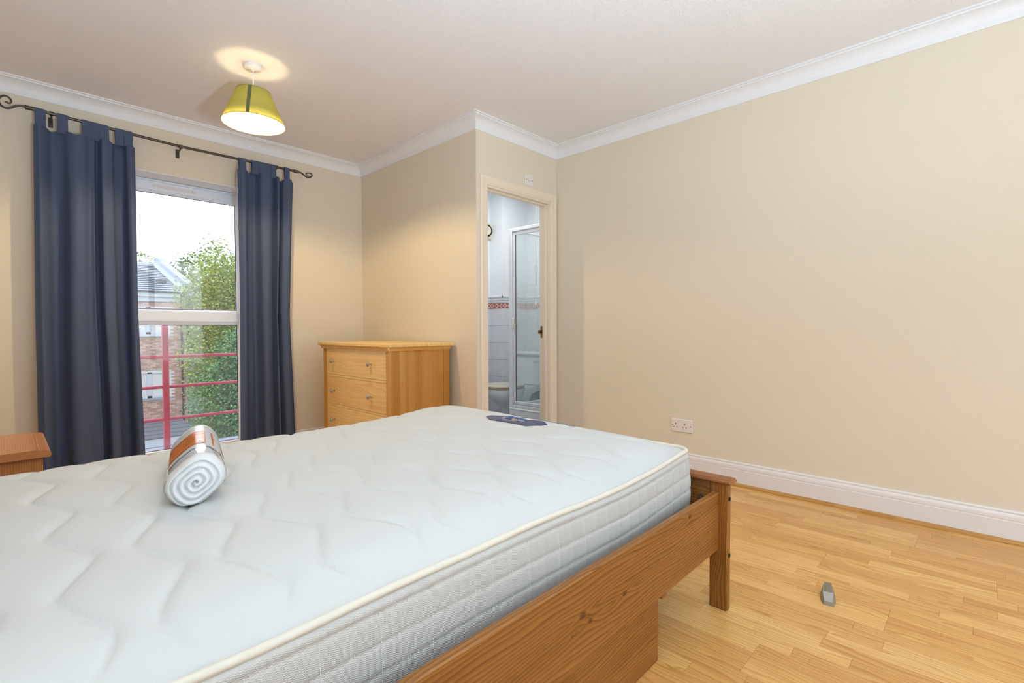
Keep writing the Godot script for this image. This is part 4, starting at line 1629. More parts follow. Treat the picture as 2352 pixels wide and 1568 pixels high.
func make_curtains() -> void:
	var p := thing("curtain_pole", V(0.87, RY, RZ), "dark pewter curtain pole with scroll ends above the window", "curtain pole")
	var o := -p.position
	var m := MB.new()
	m.tube([V(0.128, ry(0.128), RZ) + o, V(0.5, ry(0.5), RZ) + o, V(0.869, ry(0.869) + 0.001, RZ) + o, V(1.2, ry(1.2), RZ) + o, V(1.655, ry(1.655), RZ) + o], 0.0085, 14)
	part("rod", m, M.pewter, p)
	var sc := [Vector2(0.0009, 0.0000), Vector2(-0.0148, 0.0023), Vector2(-0.0305, -0.0003), Vector2(-0.0444, -0.0084), Vector2(-0.0583, -0.0188), Vector2(-0.0721, -0.0267), Vector2(-0.0856, -0.0286), Vector2(-0.0972, -0.0228), Vector2(-0.1053, -0.0112), Vector2(-0.1083, 0.0045), Vector2(-0.1046, 0.0199), Vector2(-0.0960, 0.0310), Vector2(-0.0842, 0.0373), Vector2(-0.0724, 0.0353), Vector2(-0.0633, 0.0264), Vector2(-0.0593, 0.0157), Vector2(-0.0621, 0.0052), Vector2(-0.0698, 0.0003), Vector2(-0.0757, 0.0020), Vector2(-0.0806, 0.0075)]
	for e in 2:
		var ct := cos(0.0 if e == 0 else 1.32)
		var sn := sin(0.0 if e == 0 else 1.32)
		var path := []
		var rad := []
		for k in sc.size():
			var q: Vector2 = sc[k]
			var dx := q.x if e == 0 else -q.x
			path.append(V((0.128 if e == 0 else 1.655) + dx, ry(0.128 if e == 0 else 1.655) + q.y * ct - (0.012 * absf(q.x) / 0.1 if e == 1 else 0.0), RZ + q.y * sn) + o)
			rad.append(lerpf(0.0062, 0.0042, float(k) / sc.size()) if k < sc.size() - 2 else (0.0052 if k == sc.size() - 2 else 0.0066))
		var smooth := []
		var rs := []
		for k in sc.size() - 1:
			for s in 3:
				var f := s / 3.0
				smooth.append((path[k] as Vector3).cubic_interpolate(path[k + 1], path[maxi(k - 1, 0)], path[mini(k + 2, sc.size() - 1)], f))
				rs.append(lerpf(rad[k], rad[k + 1], f))
		smooth.append(path[-1])
		rs.append(0.003)
		m = MB.new()
		m.tube(smooth, rs, 10)
		part("finial", m, M.pewter, p)
		m = MB.new()
		var s := 1.0 if e == 0 else -1.0
		m.lathe(V(0.124 if e == 0 else 1.659, ry(0.124 if e == 0 else 1.659), RZ) + o, V(s, 0, 0), [Vector2(0, -0.002), Vector2(0.0095, -0.002), Vector2(0.0125, 0), Vector2(0.0125, 0.003), Vector2(0.0115, 0.005), Vector2(0.0115, 0.038), Vector2(0.0085, 0.04)], 16)
		part("collar", m, M.pewter, p)
	for x in [0.232, 0.869, 1.492]:
		m = MB.new()
		m.lathe(V(x - 0.009, ry(x), RZ) + o, V(1, 0, 0), [Vector2(0.0085, 0), Vector2(0.0125, 0), Vector2(0.0125, 0.018), Vector2(0.0085, 0.018)], 16)
		m.tube([V(x, ry(x) - 0.012, RZ) + o, V(x, ry(x) - 0.016, RZ - 0.02) + o, V(x, ry(x) - 0.022, ZN + 0.006) + o], 0.005, 8)
		m.box(V(x - 0.011, ry(x) - 0.055, ZN) + o, V(x + 0.011, ry(x) + 0.004, ZN + 0.004) + o, 0.002)
		m.lathe(V(x, ry(x) - 0.043, ZN + 0.004) + o, V(0, 0, 1), [Vector2(0.0055, 0), Vector2(0.0055, 0.002), Vector2(0, 0.003)], 10)
		part("bracket", m, M.pewter, p)
	make_curtain("navy tab-top curtain at the left of the window, behind the bedside table", [0.152, 0.138, 0.135], [0.617, 0.614, 0.637],
		[[0.0, 0.2], [0.06, 0.9], [0.12, 0.2], [0.18, -1.0], [0.25, -0.7], [0.31, 0.6], [0.38, 1.0], [0.46, 0.75], [0.53, 0.1], [0.58, 0.2], [0.605, -0.7], [0.64, 0.8], [0.7, 1.0], [0.76, 0.5], [0.8, -0.6], [0.87, -1.0], [0.9, 0.3], [0.95, 0.8], [1.0, 0.2]],
		[[0.160, 0.207], [0.255, 0.302], [0.364, 0.405, 0.002], [0.404, 0.444, -0.004], [0.444, 0.491, 0.003], [0.520, 0.562], [0.563, 0.609, 0.003]], 0.012, 1)
	make_curtain("navy tab-top curtain at the right of the window, nearer the chest", [1.212, 1.214, 1.198], [1.610, 1.572, 1.603],
		[[0.0, 0.1], [0.05, 0.7], [0.11, 0.6], [0.18, -0.2], [0.26, -0.8], [0.34, -1.0], [0.39, 0.6], [0.45, 1.0], [0.54, 0.8], [0.61, 0.3], [0.635, -0.7], [0.67, 0.6], [0.72, 0.7], [0.745, -0.9], [0.79, 0.5], [0.86, 0.9], [0.94, 0.7], [1.0, 0.0]],
		[[1.226, 1.273], [1.313, 1.360], [1.361, 1.408, 0.004], [1.405, 1.447, -0.002], [1.448, 1.484, 0.004], [1.549, 1.586]], 0.02, 4)

# ---------------------------------------------------------------- pendant lamp
func make_lamp() -> void:
	var l := thing("pendant_lamp", V(0.981, HC, -2.89), "ceiling pendant lamp with a mustard green cone shade, switched on", "pendant lamp")
	var m := MB.new()
	m.lathe(V(0, 0, 0), V(0, -1, 0), [Vector2(0.0465, 0), Vector2(0.0465, 0.004), Vector2(0.045, 0.018), Vector2(0.041, 0.023), Vector2(0.012, 0.026), Vector2(0.006, 0.034), Vector2(0, 0.034)], 32)
	part("ceiling_rose", m, M.white_plastic, l)
	m = MB.new()
	m.tube([V(0, -0.03, 0), V(0.0006, -0.09, 0), V(0, -0.17, 0)], 0.0032, 8)
	part("cord", m, M.white_plastic, l)
	m = MB.new()
	m.lathe(V(0, -0.16, 0), V(0, -1, 0), [Vector2(0.005, 0), Vector2(0.012, 0.01), Vector2(0.016, 0.02), Vector2(0.016, 0.05), Vector2(0.014, 0.055), Vector2(0, 0.055)], 16)
	part("lamp_holder", m, M.white_plastic, l)
	m = MB.new()
	var bp := [Vector2(0.012, 0.214), Vector2(0.014, 0.222)]
	for k in 9:
		var a := 0.6 + (PI - 0.6) * k / 8.0
		bp.append(Vector2(0.029 * sin(a), 0.272 - 0.029 * cos(a)))
	m.lathe(V(0, 0, 0), V(0, -1, 0), bp, 20)
	part("bulb", m, M.bulb, l)
	var yt := -0.143
	var yb := -0.316
	var rt := 0.083
	var rb := 0.1555
	m = MB.new()
	m.lathe(V(0, 0, 0), V(0, -1, 0), [Vector2(rt - 0.0012, -yt), Vector2(rt, -yt), Vector2(rb, -yb), Vector2(rb - 0.0012, -yb)], 64)
	var sh := part("shade", m, M.shade, l)
	m = MB.new()
	m.lathe(V(0, 0, 0), V(0, -1, 0), [Vector2(rb - 0.0022, -yb), Vector2(rt - 0.0022, -yt)], 64)
	part("lining", m, M.shade_lining, sh)
	# dark seam running down the cone, facing the camera
	m = MB.new()
	var dir := atan2(2.89 - 0.0, -0.981)  # towards the camera in the xz plane
	var a0 := dir + 0.10
	var a1 := dir + 0.27
	var rows := []
	for e in [[rt + 0.0007, yt], [rb + 0.0007, yb]]:
		var row := []
		for k in 5:
			var w: float = 0.0088 / e[0]
			var a := (a0 + a1) / 2 + lerpf(-w, w, k / 4.0)
			row.append(V(e[0] * cos(a), e[1], e[0] * sin(a)))
		rows.append(row)
	m.grid(rows, func(p): return V(p.x, 0, p.z))
	part("seam", m, M.shade_seam, sh)
	for e in [[rt, yt], [rb, yb]]:
		var ring := []
		for k in 65:
			var a := TAU * k / 64.0
			ring.append(V(e[0] * cos(a), e[1], e[0] * sin(a)))
		m = MB.new()
		m.tube(ring, 0.0018, 6, false)
		part("rim", m, M.shade, sh)
	# wire spider that holds the shade
	for k in 3:
		m = MB.new()
		var a := TAU * k / 3.0 + 0.5
		m.tube([V(0.016 * cos(a), -0.205, 0.016 * sin(a)), V(0.06 * cos(a), -0.2, 0.06 * sin(a)), V(0.1 * cos(a), -0.19, 0.1 * sin(a))], 0.0013, 6)
		part("spider_wire", m, M.white_plastic, sh)
	# the bulb throws most of its light downwards; a little leaks up past its cap
	var up := OmniLight3D.new()
	up.name = "pendant_light"
	up.position = V(0, -0.272, 0)
	up.light_color = srgb(255, 224, 172)
	up.light_energy = 0.065
	up.light_size = 0.02
	up.omni_range = 12.0
	up.omni_attenuation = 2.0
	up.shadow_enabled = true
	l.add_child(up)
	var ol := SpotLight3D.new()
	ol.name = "pendant_downlight"
	ol.position = V(0, -0.272, 0)
	ol.rotation = V(-PI / 2, 0, 0)
	ol.light_color = srgb(255, 224, 172)
	ol.light_energy = 0.98
	ol.light_size = 0.02
	ol.spot_angle = 88.0
	ol.spot_angle_attenuation = 0.25
	ol.spot_range = 12.0
	ol.spot_attenuation = 2.0
	ol.shadow_enabled = true
	l.add_child(ol)

# ---------------------------------------------------------------- plates on the walls
func make_wall_plates() -> void:
	# frame: s runs to the right on the wall, n out of the wall
	var s := thing("double_socket", V(XE, 0.3185, -1.4415), "white double power socket low on the long cream wall", "socket")
	s.basis = Basis(V(0, 0, 1), V(0, 1, 0), V(-1, 0, 0))
	bx("plate", V(-0.073, -0.043, 0), V(0.073, 0.043, 0.008), 0.003, M.white_plastic, s)
	for k in 2:
		var x := -0.0425 + k * 0.0625
		for h in [[x, 0.010, 0.0032, 0.0046], [x - 0.0115, -0.0108, 0.0038, 0.002], [x + 0.0115, -0.0108, 0.0038, 0.002]]:
			bx("pin_hole", V(h[0] - h[2], h[1] - h[3], 0.0075), V(h[0] + h[2], h[1] + h[3], 0.0084), 0, M.dark_hole, s)
		var m := MB.new()
		m.prism([Vector2(0.0, 0.0), Vector2(0.024, 0.0), Vector2(0.024, 0.0015), Vector2(0.012, 0.003), Vector2(0.0, 0.0055)], V(x + 0.0245, 0.004, 0.0078), V(0, 1, 0), V(0, 0, 1), V(0.0115, 0, 0))
		part("rocker", m, M.white_plastic, s)
		m = MB.new()
		m.lathe(V(-0.0625 if k == 0 else 0.0605, 0, 0.008), V(0, 0, 1), [Vector2(0.0032, 0), Vector2(0.0032, 0.0008), Vector2(0, 0.0008)], 10)
		part("screw", m, M.gap, s)
	var w := thing("fused_switch", V(2.785, 2.085, ZD), "white fused switch above the bathroom door", "switch")
	bx("plate", V(-0.043, -0.043, 0), V(0.043, 0.043, 0.008), 0.003, M.white_plastic, w)
	bx("fuse_holder", V(-0.014, -0.009, 0.0075), V(0.014, 0.008, 0.0095), 0.001, M.white_plastic, w)
	bx("fuse_line", V(-0.015, -0.011, 0.0074), V(0.015, -0.009, 0.0086), 0, M.zinc, w)
	bx("fuse_line", V(-0.0152, -0.011, 0.0074), V(-0.014, 0.008, 0.0086), 0, M.zinc, w)
	bx("rocker", V(0.019, 0.006, 0.0075), V(0.032, 0.03, 0.0115), 0.003, M.white_plastic, w)
	for x in [-0.031, 0.031]:
		var m := MB.new()
		m.lathe(V(x, -0.004, 0.008), V(0, 0, 1), [Vector2(0.0034, 0), Vector2(0.0034, 0.0008), Vector2(0, 0.0008)], 10)
		part("screw", m, M.gap, w)

# ---------------------------------------------------------------- rolled bedding in plastic
func make_roll() -> void:
	var A := V(0.303, 0, -1.298)
	var B := V(0.398, 0, -1.705)
	var L := (B - A).length()
	var d := (B - A) / L
	var rgt := d.cross(V(0, 1, 0)).normalized()
	var base := mattress_y(0.35, -1.5) - 0.002
	var cy := base + 0.0535
	var t := thing("rolled_duvet", (A + B) / 2 + V(0, base, 0), "rolled white duvet in clear plastic with an orange label on the mattress", "duvet")
	var o := -t.position
	var sec := func(a: float, k: float) -> Vector2:
		# slightly squared roll leaning to the left, flat underneath
		var r := 0.0565 * (1.0 + 0.045 * cos(4 * a) + 0.05 * cos(2 * (a - 0.9)))
		var x := r * cos(a) * k
		var y := r * sin(a) * k
		x += 0.16 * y
		return Vector2(x, maxf(y, -0.0515))
	var at := func(a: float, f: float, k: float) -> Vector3:
		var q: Vector2 = sec.call(a, k)
		return A + d * (L * f) + rgt * q.x + V(0, cy + q.y, 0) + o
	# wadding: sides, then spiral ends
	var rows := []
	for j in 13:
		var row := []
		for i in 49:
			row.append(at.call(TAU * i / 48.0, j / 12.0, 0.985))
		rows.append(row)
	var mid := A + d * (L * 0.5) + V(0, cy, 0) + o
	var out := func(p: Vector3) -> Vector3:
		var q := p - mid
		return q - d * q.dot(d)
	var m := MB.new()
	m.grid(rows, out, [], true)
	for e in 2:
		var cap := []
		for j in 31:
			var f := j / 30.0
			var row := []
			for i in 65:
				var a := TAU * i / 64.0
				var turn := fposmod(f * 4.2 - a / TAU * (1.0 if e == 0 else -1.0), 1.0)
				var layer := pow(sin(PI * turn), 0.6)
				var out_by := 0.012 * sqrt(maxf(0.0, 1.0 - f * f)) + 0.013 * layer * smoothstep(1.02, 0.85, f) + 0.002 * sin(a * 7.0 + f * 9.0) * f * (1.0 - f)
				var q: Vector3 = at.call(a, 0.0 if e == 0 else 1.0, f * 0.985)
				row.append(q + d * (-out_by if e == 0 else out_by))
			cap.append(row)
		m.grid(cap, func(_p): return -d if e == 0 else d, [], true)
	part("wadding", m, M.wadding, t)
	# glossy printed sleeve, rippled across
	rows = []
	for j in 121:
		var f := lerpf(0.2, 1.0, j / 120.0)
		var row := []
		for i in 73:
			var a := TAU * i / 72.0
			var k := 1.0 + 0.0016 * sin(f * 170.0 + 2.0 * sin(a * 3.0)) + 0.0024 * sin(f * 53.0 + a * 2.0 + 1.5 * sin(f * 20.0))
			k *= 1.0 - 0.04 * smoothstep(0.93, 1.0, f)
			row.append(at.call(a, f, k * 1.012))
		rows.append(row)
	m = MB.new()
	m.grid(rows, out, [], true)
	part("film_sleeve", m, M.printed_film, t)
	var patch := func(nm: String, mat: Material, a0: float, a1: float, f0: float, f1: float) -> void:
		var g := []
		var uv := []
		for j in 65:
			var f := lerpf(f0, f1, j / 64.0)
			var row := []
			var ur := []
			for i in 41:
				var a := lerpf(a0, a1, i / 40.0)
				var k := 1.0 + 0.0016 * sin(f * 170.0 + 2.0 * sin(a * 3.0)) + 0.0024 * sin(f * 53.0 + a * 2.0 + 1.5 * sin(f * 20.0))
				row.append(at.call(a, f, k * 1.012 + 0.016))
				ur.append(Vector2(i / 40.0, 1.0 - j / 64.0))
			g.append(row)
			uv.append(ur)
		var mm := MB.new()
		mm.grid(g, out, uv)
		part(nm, mm, mat, t)
	patch.call("orange_label", M.film_label, deg_to_rad(78), deg_to_rad(176), 0.3, 0.72)
	patch.call("orange_label", M.film_orange, deg_to_rad(56), deg_to_rad(61), 0.3, 0.72)
	patch.call("orange_label", M.film_orange, deg_to_rad(4), deg_to_rad(24), 0.3, 0.55)
	patch.call("black_print", M.film_black, deg_to_rad(2), deg_to_rad(12), 0.62, 0.66)
	patch.call("black_print", M.film_black, deg_to_rad(2), deg_to_rad(9), 0.72, 0.84)
	# clear film drawn over the front end
	rows = []
	for j in 15:
		var f := j / 14.0
		var row := []
		for i in 49:
			var a := TAU * i / 48.0
			if j < 9:
				var q := j / 8.0
				row.append(at.call(a, 0.21 - 0.21 * q, 1.03 + 0.012 * sin(a * 11.0 + q * 3.0)))
			else:
				var q := (j - 8) / 6.0
				var k := 1.03 * (1.0 - q)
				row.append(at.call(a, 0.0, k) - d * (0.022 * sqrt(1.0 - k * k / 1.07) + 0.003 * sin(a * 9.0) * q))
		rows.append(row)
	m = MB.new()
	m.grid(rows, func(p): return out.call(p) - d * 0.01, [], true)
	part("clear_film", m, M.film, t)

# ---------------------------------------------------------------- wedge on the floor
func make_wedge() -> void:
	var w := thing("door_wedge", V(2.02, 0, -0.39), "small grey faceted door wedge lying on the laminate floor", "door wedge")
	var dir := V(0.975, 0, -0.22)        # long axis, away from the camera
	var s := V(0.22, 0, 0.975)
	w.basis = Basis(dir, V(0, 1, 0), s)
	# plan outline, x along, z across; heights of the upper rim
	var lo := [Vector2(-0.05, -0.015), Vector2(-0.05, 0.015), Vector2(-0.02, 0.023), Vector2(0.03, 0.023), Vector2(0.052, 0.014), Vector2(0.052, -0.014), Vector2(0.03, -0.023), Vector2(-0.02, -0.023)]
	var hi := [V(-0.045, 0.012, -0.012), V(-0.045, 0.012, 0.012), V(-0.005, 0.027, 0.016), V(0.022, 0.036, 0.015), V(0.04, 0.042, 0.010), V(0.04, 0.042, -0.010), V(0.022, 0.036, -0.015), V(-0.005, 0.027, -0.016)]
	var m := MB.new()
	for k in 8:
		var a: Vector2 = lo[k]
		var b: Vector2 = lo[(k + 1) % 8]
		m.quad(V(a.x, 0.0, a.y), V(b.x, 0.0, b.y), hi[(k + 1) % 8], hi[k], V(a.x + b.x, 0.02, a.y + b.y))
	m.quad(hi[2], hi[3], hi[6], hi[7], V(-0.2, 1, 0))
	m.quad(hi[3], hi[4], hi[5], hi[6], V(-0.2, 1, 0))
	part("body", m, M.rubber, w)
	m = MB.new()
	m.quad(hi[0] + V(0.004, 0.002, 0.003), hi[1] + V(0.004, 0.002, -0.003), hi[2] + V(0.0, 0.0006, -0.002), hi[7] + V(0.0, 0.0006, 0.002), V(-0.2, 1, 0))
	m.quad(hi[0], hi[1], hi[1] + V(0.004, 0.002, -0.003), hi[0] + V(0.004, 0.002, 0.003), V(-0.4, 1, 0))
	m.quad(hi[1], hi[2], hi[2] + V(0.0, 0.0006, -0.002), hi[1] + V(0.004, 0.002, -0.003), V(0, 1, 0.4))
	m.quad(hi[7], hi[0], hi[0] + V(0.004, 0.002, 0.003), hi[7] + V(0.0, 0.0006, 0.002), V(0, 1, -0.4))
	part("face", m, M.rubber_light, w)
	for k in 6:
		var z := -0.0105 + k * 0.0042
		m = MB.new()
		m.prism([Vector2(-0.0008, 0), Vector2(0.0008, 0), Vector2(0, 0.0012)], V(-0.003, 0.0276, z), V(0, 0, 1), V(0, 1, 0), V(0.04, 0.0138, 0))
		part("rib", m, M.rubber, w)

# ---------------------------------------------------------------- outside: balcony rail
func make_balcony() -> void:
	var b := thing("balcony_railing", V(0.86, 0.04, -4.45), "red painted steel balcony railing outside the window", "railing")
	var o := -b.position
	var z := -4.45
	bx("post", V(0.838, 0.04, z - 0.03) + o, V(0.876, 1.09, z + 0.012) + o, 0.003, M.red_steel, b, 1)
	bx("post", V(0.2, 0.04, z - 0.03) + o, V(0.24, 1.09, z + 0.012) + o, 0.003, M.red_steel, b, 1)
	bx("post", V(1.72, 0.04, z - 0.03) + o, V(1.76, 1.09, z + 0.012) + o, 0.003, M.red_steel, b, 1)
	for y in [0.760, 0.532, 0.287, 0.05]:
		var m := MB.new()
		var prof := []
		for k in 12:
			var a := TAU * k / 12.0
			prof.append(Vector2(0.012 * cos(a), 0.0115 * sin(a)))
		m.prism(prof, V(0.1, y + 0.004, z - 0.01) + o, V(0, 0, 1), V(0, 1, 0), V(1.8, 0, 0))
		part("rail", m, M.red_steel, b)
	bx("top_rail", V(0.1, 1.09, z - 0.035) + o, V(1.9, 1.125, z + 0.015) + o, 0.006, M.red_steel, b)
	# concrete ledge that carries it
	structure(bx("trim_9", V(-0.1, -0.2, -4.7), V(2.2, 0.04, ZN - 0.28), 0.01, M.sill_grey), "concrete ledge below the balcony railing")

# ---------------------------------------------------------------- outside: brick house
func make_house() -> void:
	structure(bx("floor_ground", V(-260, -6.0, -420), V(300, -5.6, -4.8), 0, M.lawn), "grass below the window")
	var ZH := -26.0
	var h := thing("brick_house", V(2.0, -5.6, ZH), "brick house with a grey tiled roof across from the window", "house")
	var o := -h.position
	var XR := 5.8
	var XL := -4.0
	# core of the wall with openings left for the windows
	var wins := [[3.2, 5.12, 0.78, 1.95], [3.2, 5.12, -1.98, -0.86]]
	var m := MB.new()
	m.box(V(XL, -5.6, ZH - 5.6) + o, V(XR, 2.42, ZH - 0.02) + o)
	part("wall_core", m, M.mortar, h)
	var bm := MB.new()
	bm.box(V(0, 0, 0), V(0.215, 0.065, 0.1), 0.004)
	var brick := bm.mesh()
	var hm := MB.new()
	hm.box(V(0, 0, 0), V(0.1025, 0.065, 0.1), 0.004)
	var half := hm.mesh()
	var rest := [MB.new(), MB.new(), MB.new(), MB.new()]
	var n := 0
	var row := 0
	var y := -4.6
	while y < 2.2:
		var x := XL + (0.1125 if row % 2 == 1 else 0.0)
		while x < XR - 0.02:
			var w := minf(0.215, XR - x)
			var inside := false
			for wn in wins:
				if x + w > wn[0] - 0.05 and x < wn[1] + 0.05 and y + 0.065 > wn[2] - 0.09 and y < wn[3] + 0.04:
					inside = true
			if not inside and w > 0.05:
				var k := rng.randi_range(0, 3)
				var shows := x > 4.0 and (x < 5.02 or y < -0.6) and y > -2.7
				if shows and n < 300 and w > 0.2:
					var p := part("brick", brick, M["brick_%d" % k], h)
					p.position = V(x, y, ZH - 0.1 + rng.randf_range(0.0, 0.004)) + o
					n += 1
				elif x > 1.5:
					rest[k].box(V(x, y, ZH - 0.06) + o, V(x + w, y + 0.065, ZH + 0.002) + o)
			x += 0.225
		y += 0.075
		row += 1
	for k in 4:
		part("brickwork", rest[k], M["brick_%d" % k], h).set_meta("kind", "stuff")
	# windows: casements with a mullion, sill below
	for wn in wins:
		var f := bx("window", V(wn[0], wn[2], ZH - 0.08) + o, V(wn[1], wn[3], ZH - 0.03) + o, 0, M.dark_room if wn[2] > 0 else M.blind, h)
		for e in [[wn[0], wn[0] + 0.06, wn[2], wn[3]], [wn[1] - 0.06, wn[1], wn[2], wn[3]], [4.33, 4.5, wn[2], wn[3]]]:
			bx("frame_bar", V(e[0], e[2], ZH - 0.06) + o, V(e[1], e[3], ZH + 0.01) + o, 0.006, M.fascia, f, 1)
		for e in [[wn[2], wn[2] + 0.1], [wn[3] - 0.07, wn[3]]]:
			bx("frame_bar", V(wn[0] + 0.06, e[0], ZH - 0.06) + o, V(wn[1] - 0.06, e[1], ZH + 0.01) + o, 0.006, M.fascia, f)
		var g := MB.new()
		g.quad(V(wn[0], wn[2], ZH - 0.025) + o, V(wn[1], wn[2], ZH - 0.025) + o, V(wn[1], wn[3], ZH - 0.025) + o, V(wn[0], wn[3], ZH - 0.025) + o, V(0, 0, 1))
		part("pane", g, M.glass, f)
		bx("sill", V(wn[0] - 0.05, wn[2] - 0.1, ZH - 0.06) + o, V(wn[1] + 0.05, wn[2], ZH + 0.09) + o, 0.01, M.fascia if wn[2] > 0 else M.sill_grey, h)
	# eaves
	bx("soffit_board", V(XL, 2.2, ZH - 0.05) + o, V(XR - 0.3, 2.4, ZH + 0.06) + o, 0.005, M.fascia, h)
	bx("fascia_board", V(XL, 2.4, ZH + 0.05) + o, V(XR - 0.15, 2.58, ZH + 0.16) + o, 0.005, M.fascia, h)
	m = MB.new()
	var gp := []
	for k in 9:
		var a := PI + PI * k / 8.0
		gp.append(Vector2(0.065 * cos(a), 0.075 * sin(a)))
	m.prism(gp, V(XL, 2.655, ZH + 0.225) + o, V(0, 0, 1), V(0, 1, 0), V(XR - XL, 0, 0))
	part("gutter", m, M.gutter, h)
	m = MB.new()
	m.tube([V(5.62, 2.58, ZH + 0.2) + o, V(5.62, 2.3, ZH + 0.1) + o, V(5.62, -4.0, ZH + 0.1) + o], 0.045, 8)
	part("downpipe", m, M.gutter, h)
	# roof: low pitch, courses of tiles lapping one another, ridge behind
	var y0 := 2.63
	var yr := 4.37
	var zr := ZH - 5.7
	var NC := 15
	for k in NC:
		var f0 := float(k) / NC
		var f1 := float(k + 1) / NC
		var a := V(0, lerpf(y0, yr, f0), lerpf(ZH + 0.2, zr, f0))
		var b := V(0, lerpf(y0, yr, f1), lerpf(ZH + 0.2, zr, f1))
		m = MB.new()
		# tiles of one course: single slabs with narrow joints
		var x := XL + (0.17 if k % 2 == 1 else 0.0)
		var up := V(0, 0.03, 0)
		while x < XR:
			var w := minf(0.33, XR - x)
			var t := rng.randf_range(-0.003, 0.004)
			var P := a + V(x + 0.0015, 0.075 + t, 0) + o
			var Q := a + V(x + w - 0.0015, 0.075 + t, 0) + o
			var R := b + V(x + w - 0.0015, 0.0, -0.08) + o
			var S := b + V(x + 0.0015, 0.0, -0.08) + o
			m.quad(P, Q, R, S, V(0, 1, 0.3))
			m.quad(P, Q, Q - V(0, 0.045, 0), P - V(0, 0.045, 0), V(0, 0, 1))
			x += 0.333
		part("tile_course", m, M.roof_tile, h)
	m = MB.new()
	m.tube([V(XL, yr + 0.03, zr) + o, V(XR - 0.1, yr + 0.03, zr) + o], 0.11, 10)
	part("ridge", m, M.roof_tile, h)
	# roof deck and far slope, coloured dark to stand in for shade in tile gaps
	m = MB.new()
	m.prism([Vector2(ZH + 0.16, y0 - 0.1), Vector2(zr, yr - 0.04), Vector2(zr - 5.6, y0 - 0.1)], V(XL, 0, 0) + o, V(0, 0, 1), V(0, 1, 0), V(XR - XL, 0, 0))
	part("roof_deck", m, M.gutter, h)
	# gable parapet with a lead flashing at its foot
	m = MB.new()
	m.prism([Vector2(ZH + 0.1, y0 - 0.15), Vector2(ZH + 0.1, y0 + 0.44), Vector2(zr, yr + 0.4), Vector2(zr - 0.5, yr + 0.4), Vector2(zr - 0.5, y0)], V(XR, 0, 0) + o, V(0, 0, 1), V(0, 1, 0), V(0.3, 0, 0))
	part("parapet", m, M.lead, h)
	m = MB.new()
	var fa := V(XR - 0.2, y0 + 0.07, ZH + 0.2) + o
	var fb := V(XR - 0.2, yr + 0.07, zr) + o
	m.quad(fa, fa + V(0.2, 0.1, 0), fb + V(0.2, 0.1, 0), fb, V(-0.3, 1, 0.3))
	part("flashing", m, M.lead, h)
	bx("roof_vent", V(5.0, 3.12, ZH - 1.6) + o, V(5.35, 3.3, ZH - 1.2) + o, 0.02, M.gutter, h)
	# porch roof lower down, with white fascia, posts and doorway
	m = MB.new()
	for k in 5:
		var ya := lerpf(-3.5, -2.95, k / 5.0)
		var yb2 := lerpf(-3.5, -2.95, (k + 1) / 5.0)
		var za := lerpf(ZH + 1.5, ZH, k / 5.0)
		var zb := lerpf(ZH + 1.5, ZH, (k + 1) / 5.0)
		var xr1 := lerpf(5.9, 5.5, k / 5.0)
		m.quad(V(2.0, ya + 0.03, za) + o, V(xr1, ya + 0.03, za) + o, V(xr1 - 0.08, yb2, zb) + o, V(2.0, yb2, zb) + o, V(0, 1, 0.3))
		m.quad(V(2.0, ya + 0.03, za) + o, V(xr1, ya + 0.03, za) + o, V(xr1, ya - 0.02, za) + o, V(2.0, ya - 0.02, za) + o, V(0, 0, 1))
	part("porch_roof", m, M.porch_tile, h)
	bx("porch_fascia", V(2.0, -3.85, ZH + 1.4) + o, V(5.85, -3.5, ZH + 1.5) + o, 0.01, M.fascia, h)
	bx("porch_post", V(4.45, -5.6, ZH + 1.3) + o, V(4.58, -3.85, ZH + 1.43) + o, 0.01, M.fascia, h, 1)
	bx("porch_door", V(3.6, -5.5, ZH - 0.03) + o, V(4.4, -3.9, ZH + 0.06) + o, 0.01, M.red_steel, h, 1)

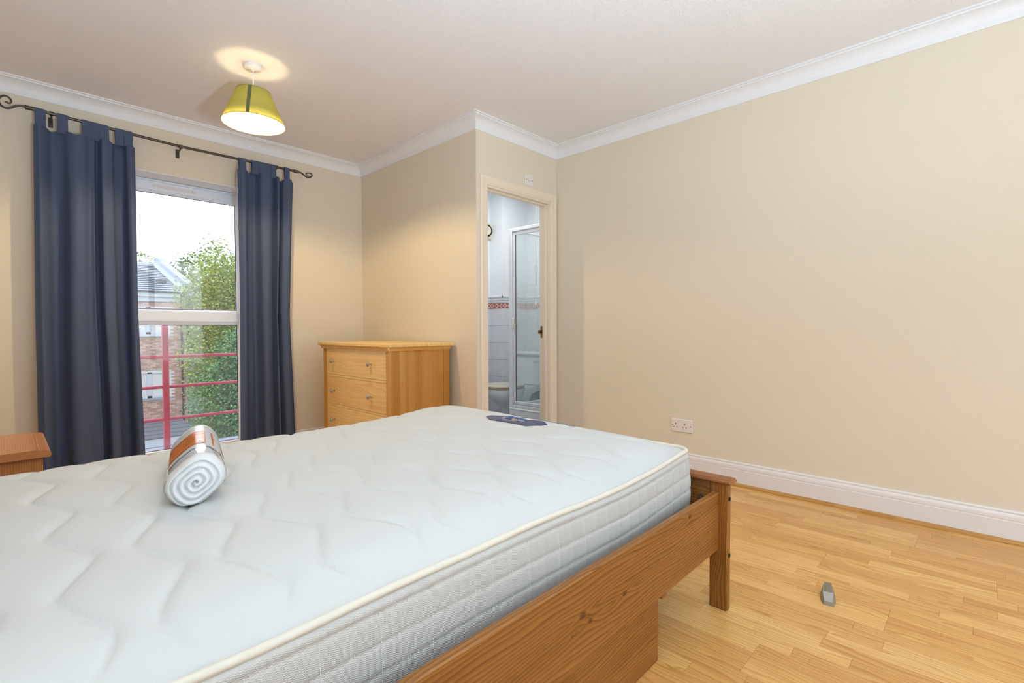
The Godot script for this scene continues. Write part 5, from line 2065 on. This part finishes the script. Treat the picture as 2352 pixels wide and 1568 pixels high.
# ---------------------------------------------------------------- outside: trees
func make_tree(label: String, at: Vector3, blobs: Array, count: int, mat: String, leaf: float, tints: Array, sd: int) -> void:
	var t := thing("tree", at, label, "tree", "trees outside the window")
	var r := RandomNumberGenerator.new()
	r.seed = sd
	var m := MB.new()
	var topc: Vector3 = blobs[0][0]
	var path := []
	for k in 8:
		var f := k / 7.0
		path.append(V(topc.x * f + 0.1 * sin(f * 5.0), (topc.y + blobs[0][1].y * 0.5) * f, topc.z * f))
	var rad := []
	for k in 8:
		rad.append(lerpf(0.16, 0.03, k / 7.0))
	m.tube(path, rad, 8)
	part("trunk", m, M.bark, t)
	m = MB.new()
	for k in 26:
		var b: Array = blobs[r.randi_range(0, blobs.size() - 1)]
		var dir := V(r.randfn(), r.randfn() * 0.7 + 0.2, r.randfn()).normalized()
		var end: Vector3 = b[0] + dir * b[1] * 0.9
		var st: Vector3 = path[r.randi_range(2, 6)]
		m.tube([st, st.lerp(end, 0.5) + V(0, 0.15, 0), end], [0.035, 0.02, 0.006], 5)
	part("branches", m, M.bark, t)
	# one leaf: pointed, folded along its midrib
	var lm := MB.new()
	var w := 0.42
	lm.tri(V(0, 0, 0), V(0.5, 0.06, w), V(1, 0, 0), V(0, 1, -0.15).normalized(), V(0, 1, -0.15).normalized(), V(0, 1, -0.15).normalized())
	lm.tri(V(0, 0, 0), V(1, 0, 0), V(0.5, 0.06, -w), V(0, 1, 0.15).normalized(), V(0, 1, 0.15).normalized(), V(0, 1, 0.15).normalized())
	lm.colored = false
	var mm := MultiMesh.new()
	mm.transform_format = MultiMesh.TRANSFORM_3D
	mm.use_colors = true
	mm.mesh = lm.mesh()
	mm.mesh.surface_set_material(0, M[mat])
	mm.instance_count = count
	var vol := []
	var total := 0.0
	for b in blobs:
		total += b[1].x * b[1].y
		vol.append(total)
	for i in count:
		var pick := r.randf() * total
		var k := 0
		while vol[k] < pick:
			k += 1
		var b: Array = blobs[k]
		var d := V(r.randfn(), r.randfn(), r.randfn()).normalized()
		# twigs: leaves cluster towards the outside in clumps
		var q := pow(r.randf(), 0.45)
		var clump := 1.0 + 0.12 * sin(d.x * 9.0 + sd) * sin(d.y * 8.0) + 0.1 * sin(d.z * 11.0 + d.y * 5.0)
		var p: Vector3 = b[0] + d * b[1] * q * clump
		var s := leaf * r.randf_range(0.6, 1.25)
		var bas := Basis.from_euler(V(r.randf_range(-0.9, 0.9), r.randf() * TAU, r.randf_range(-0.9, 0.9))).scaled(Vector3.ONE * s)
		mm.set_instance_transform(i, Transform3D(bas, p))
		var c: Color = tints[r.randi_range(0, tints.size() - 1)]
		mm.set_instance_color(i, c * r.randf_range(0.75, 1.15))
	var mi := MultiMeshInstance3D.new()
	mi.multimesh = mm
	put("foliage", mi, t)
	mi.set_meta("kind", "stuff")

func make_trees() -> void:
	make_tree("tall pale yellow-green tree right of the brick house", V(5.6, -5.6, -19.5), [[V(0.0, 7.4, 0.0), V(1.5, 2.1, 1.3)], [V(1.5, 7.2, 0.5), V(1.6, 2.6, 1.4)], [V(0.2, 5.4, 0.3), V(1.7, 1.6, 1.3)]], 60000, "leaf_0", 0.08, [Color(1, 1, 1), Color(1.0, 0.95, 0.7), Color(0.85, 1.0, 0.8)], 3)
	make_tree("dark green bush leaning over the lower brick wall", V(5.3, -5.6, -17.5), [[V(-0.1, 4.3, 0.0), V(1.3, 1.5, 1.1)], [V(0.9, 3.2, 0.3), V(1.6, 1.7, 1.2)], [V(0.5, 5.6, 0.2), V(1.3, 1.3, 1.0)]], 50000, "leaf_1", 0.075, [Color(1, 1, 1), Color(0.8, 0.95, 0.9), Color(1.2, 1.2, 0.8)], 8)
	make_tree("distant tree showing above the ridge of the house roof", V(7.5, -5.6, -46.0), [[V(0.0, 7.6, 0.0), V(5.0, 4.6, 2.0)], [V(5.0, 8.6, 0.0), V(4.0, 5.0, 2.0)], [V(-4.0, 7.0, 0.0), V(4.0, 4.4, 2.0)]], 30000, "leaf_2", 0.26, [Color(1, 1, 1), Color(1.1, 1.1, 1.0)], 15)
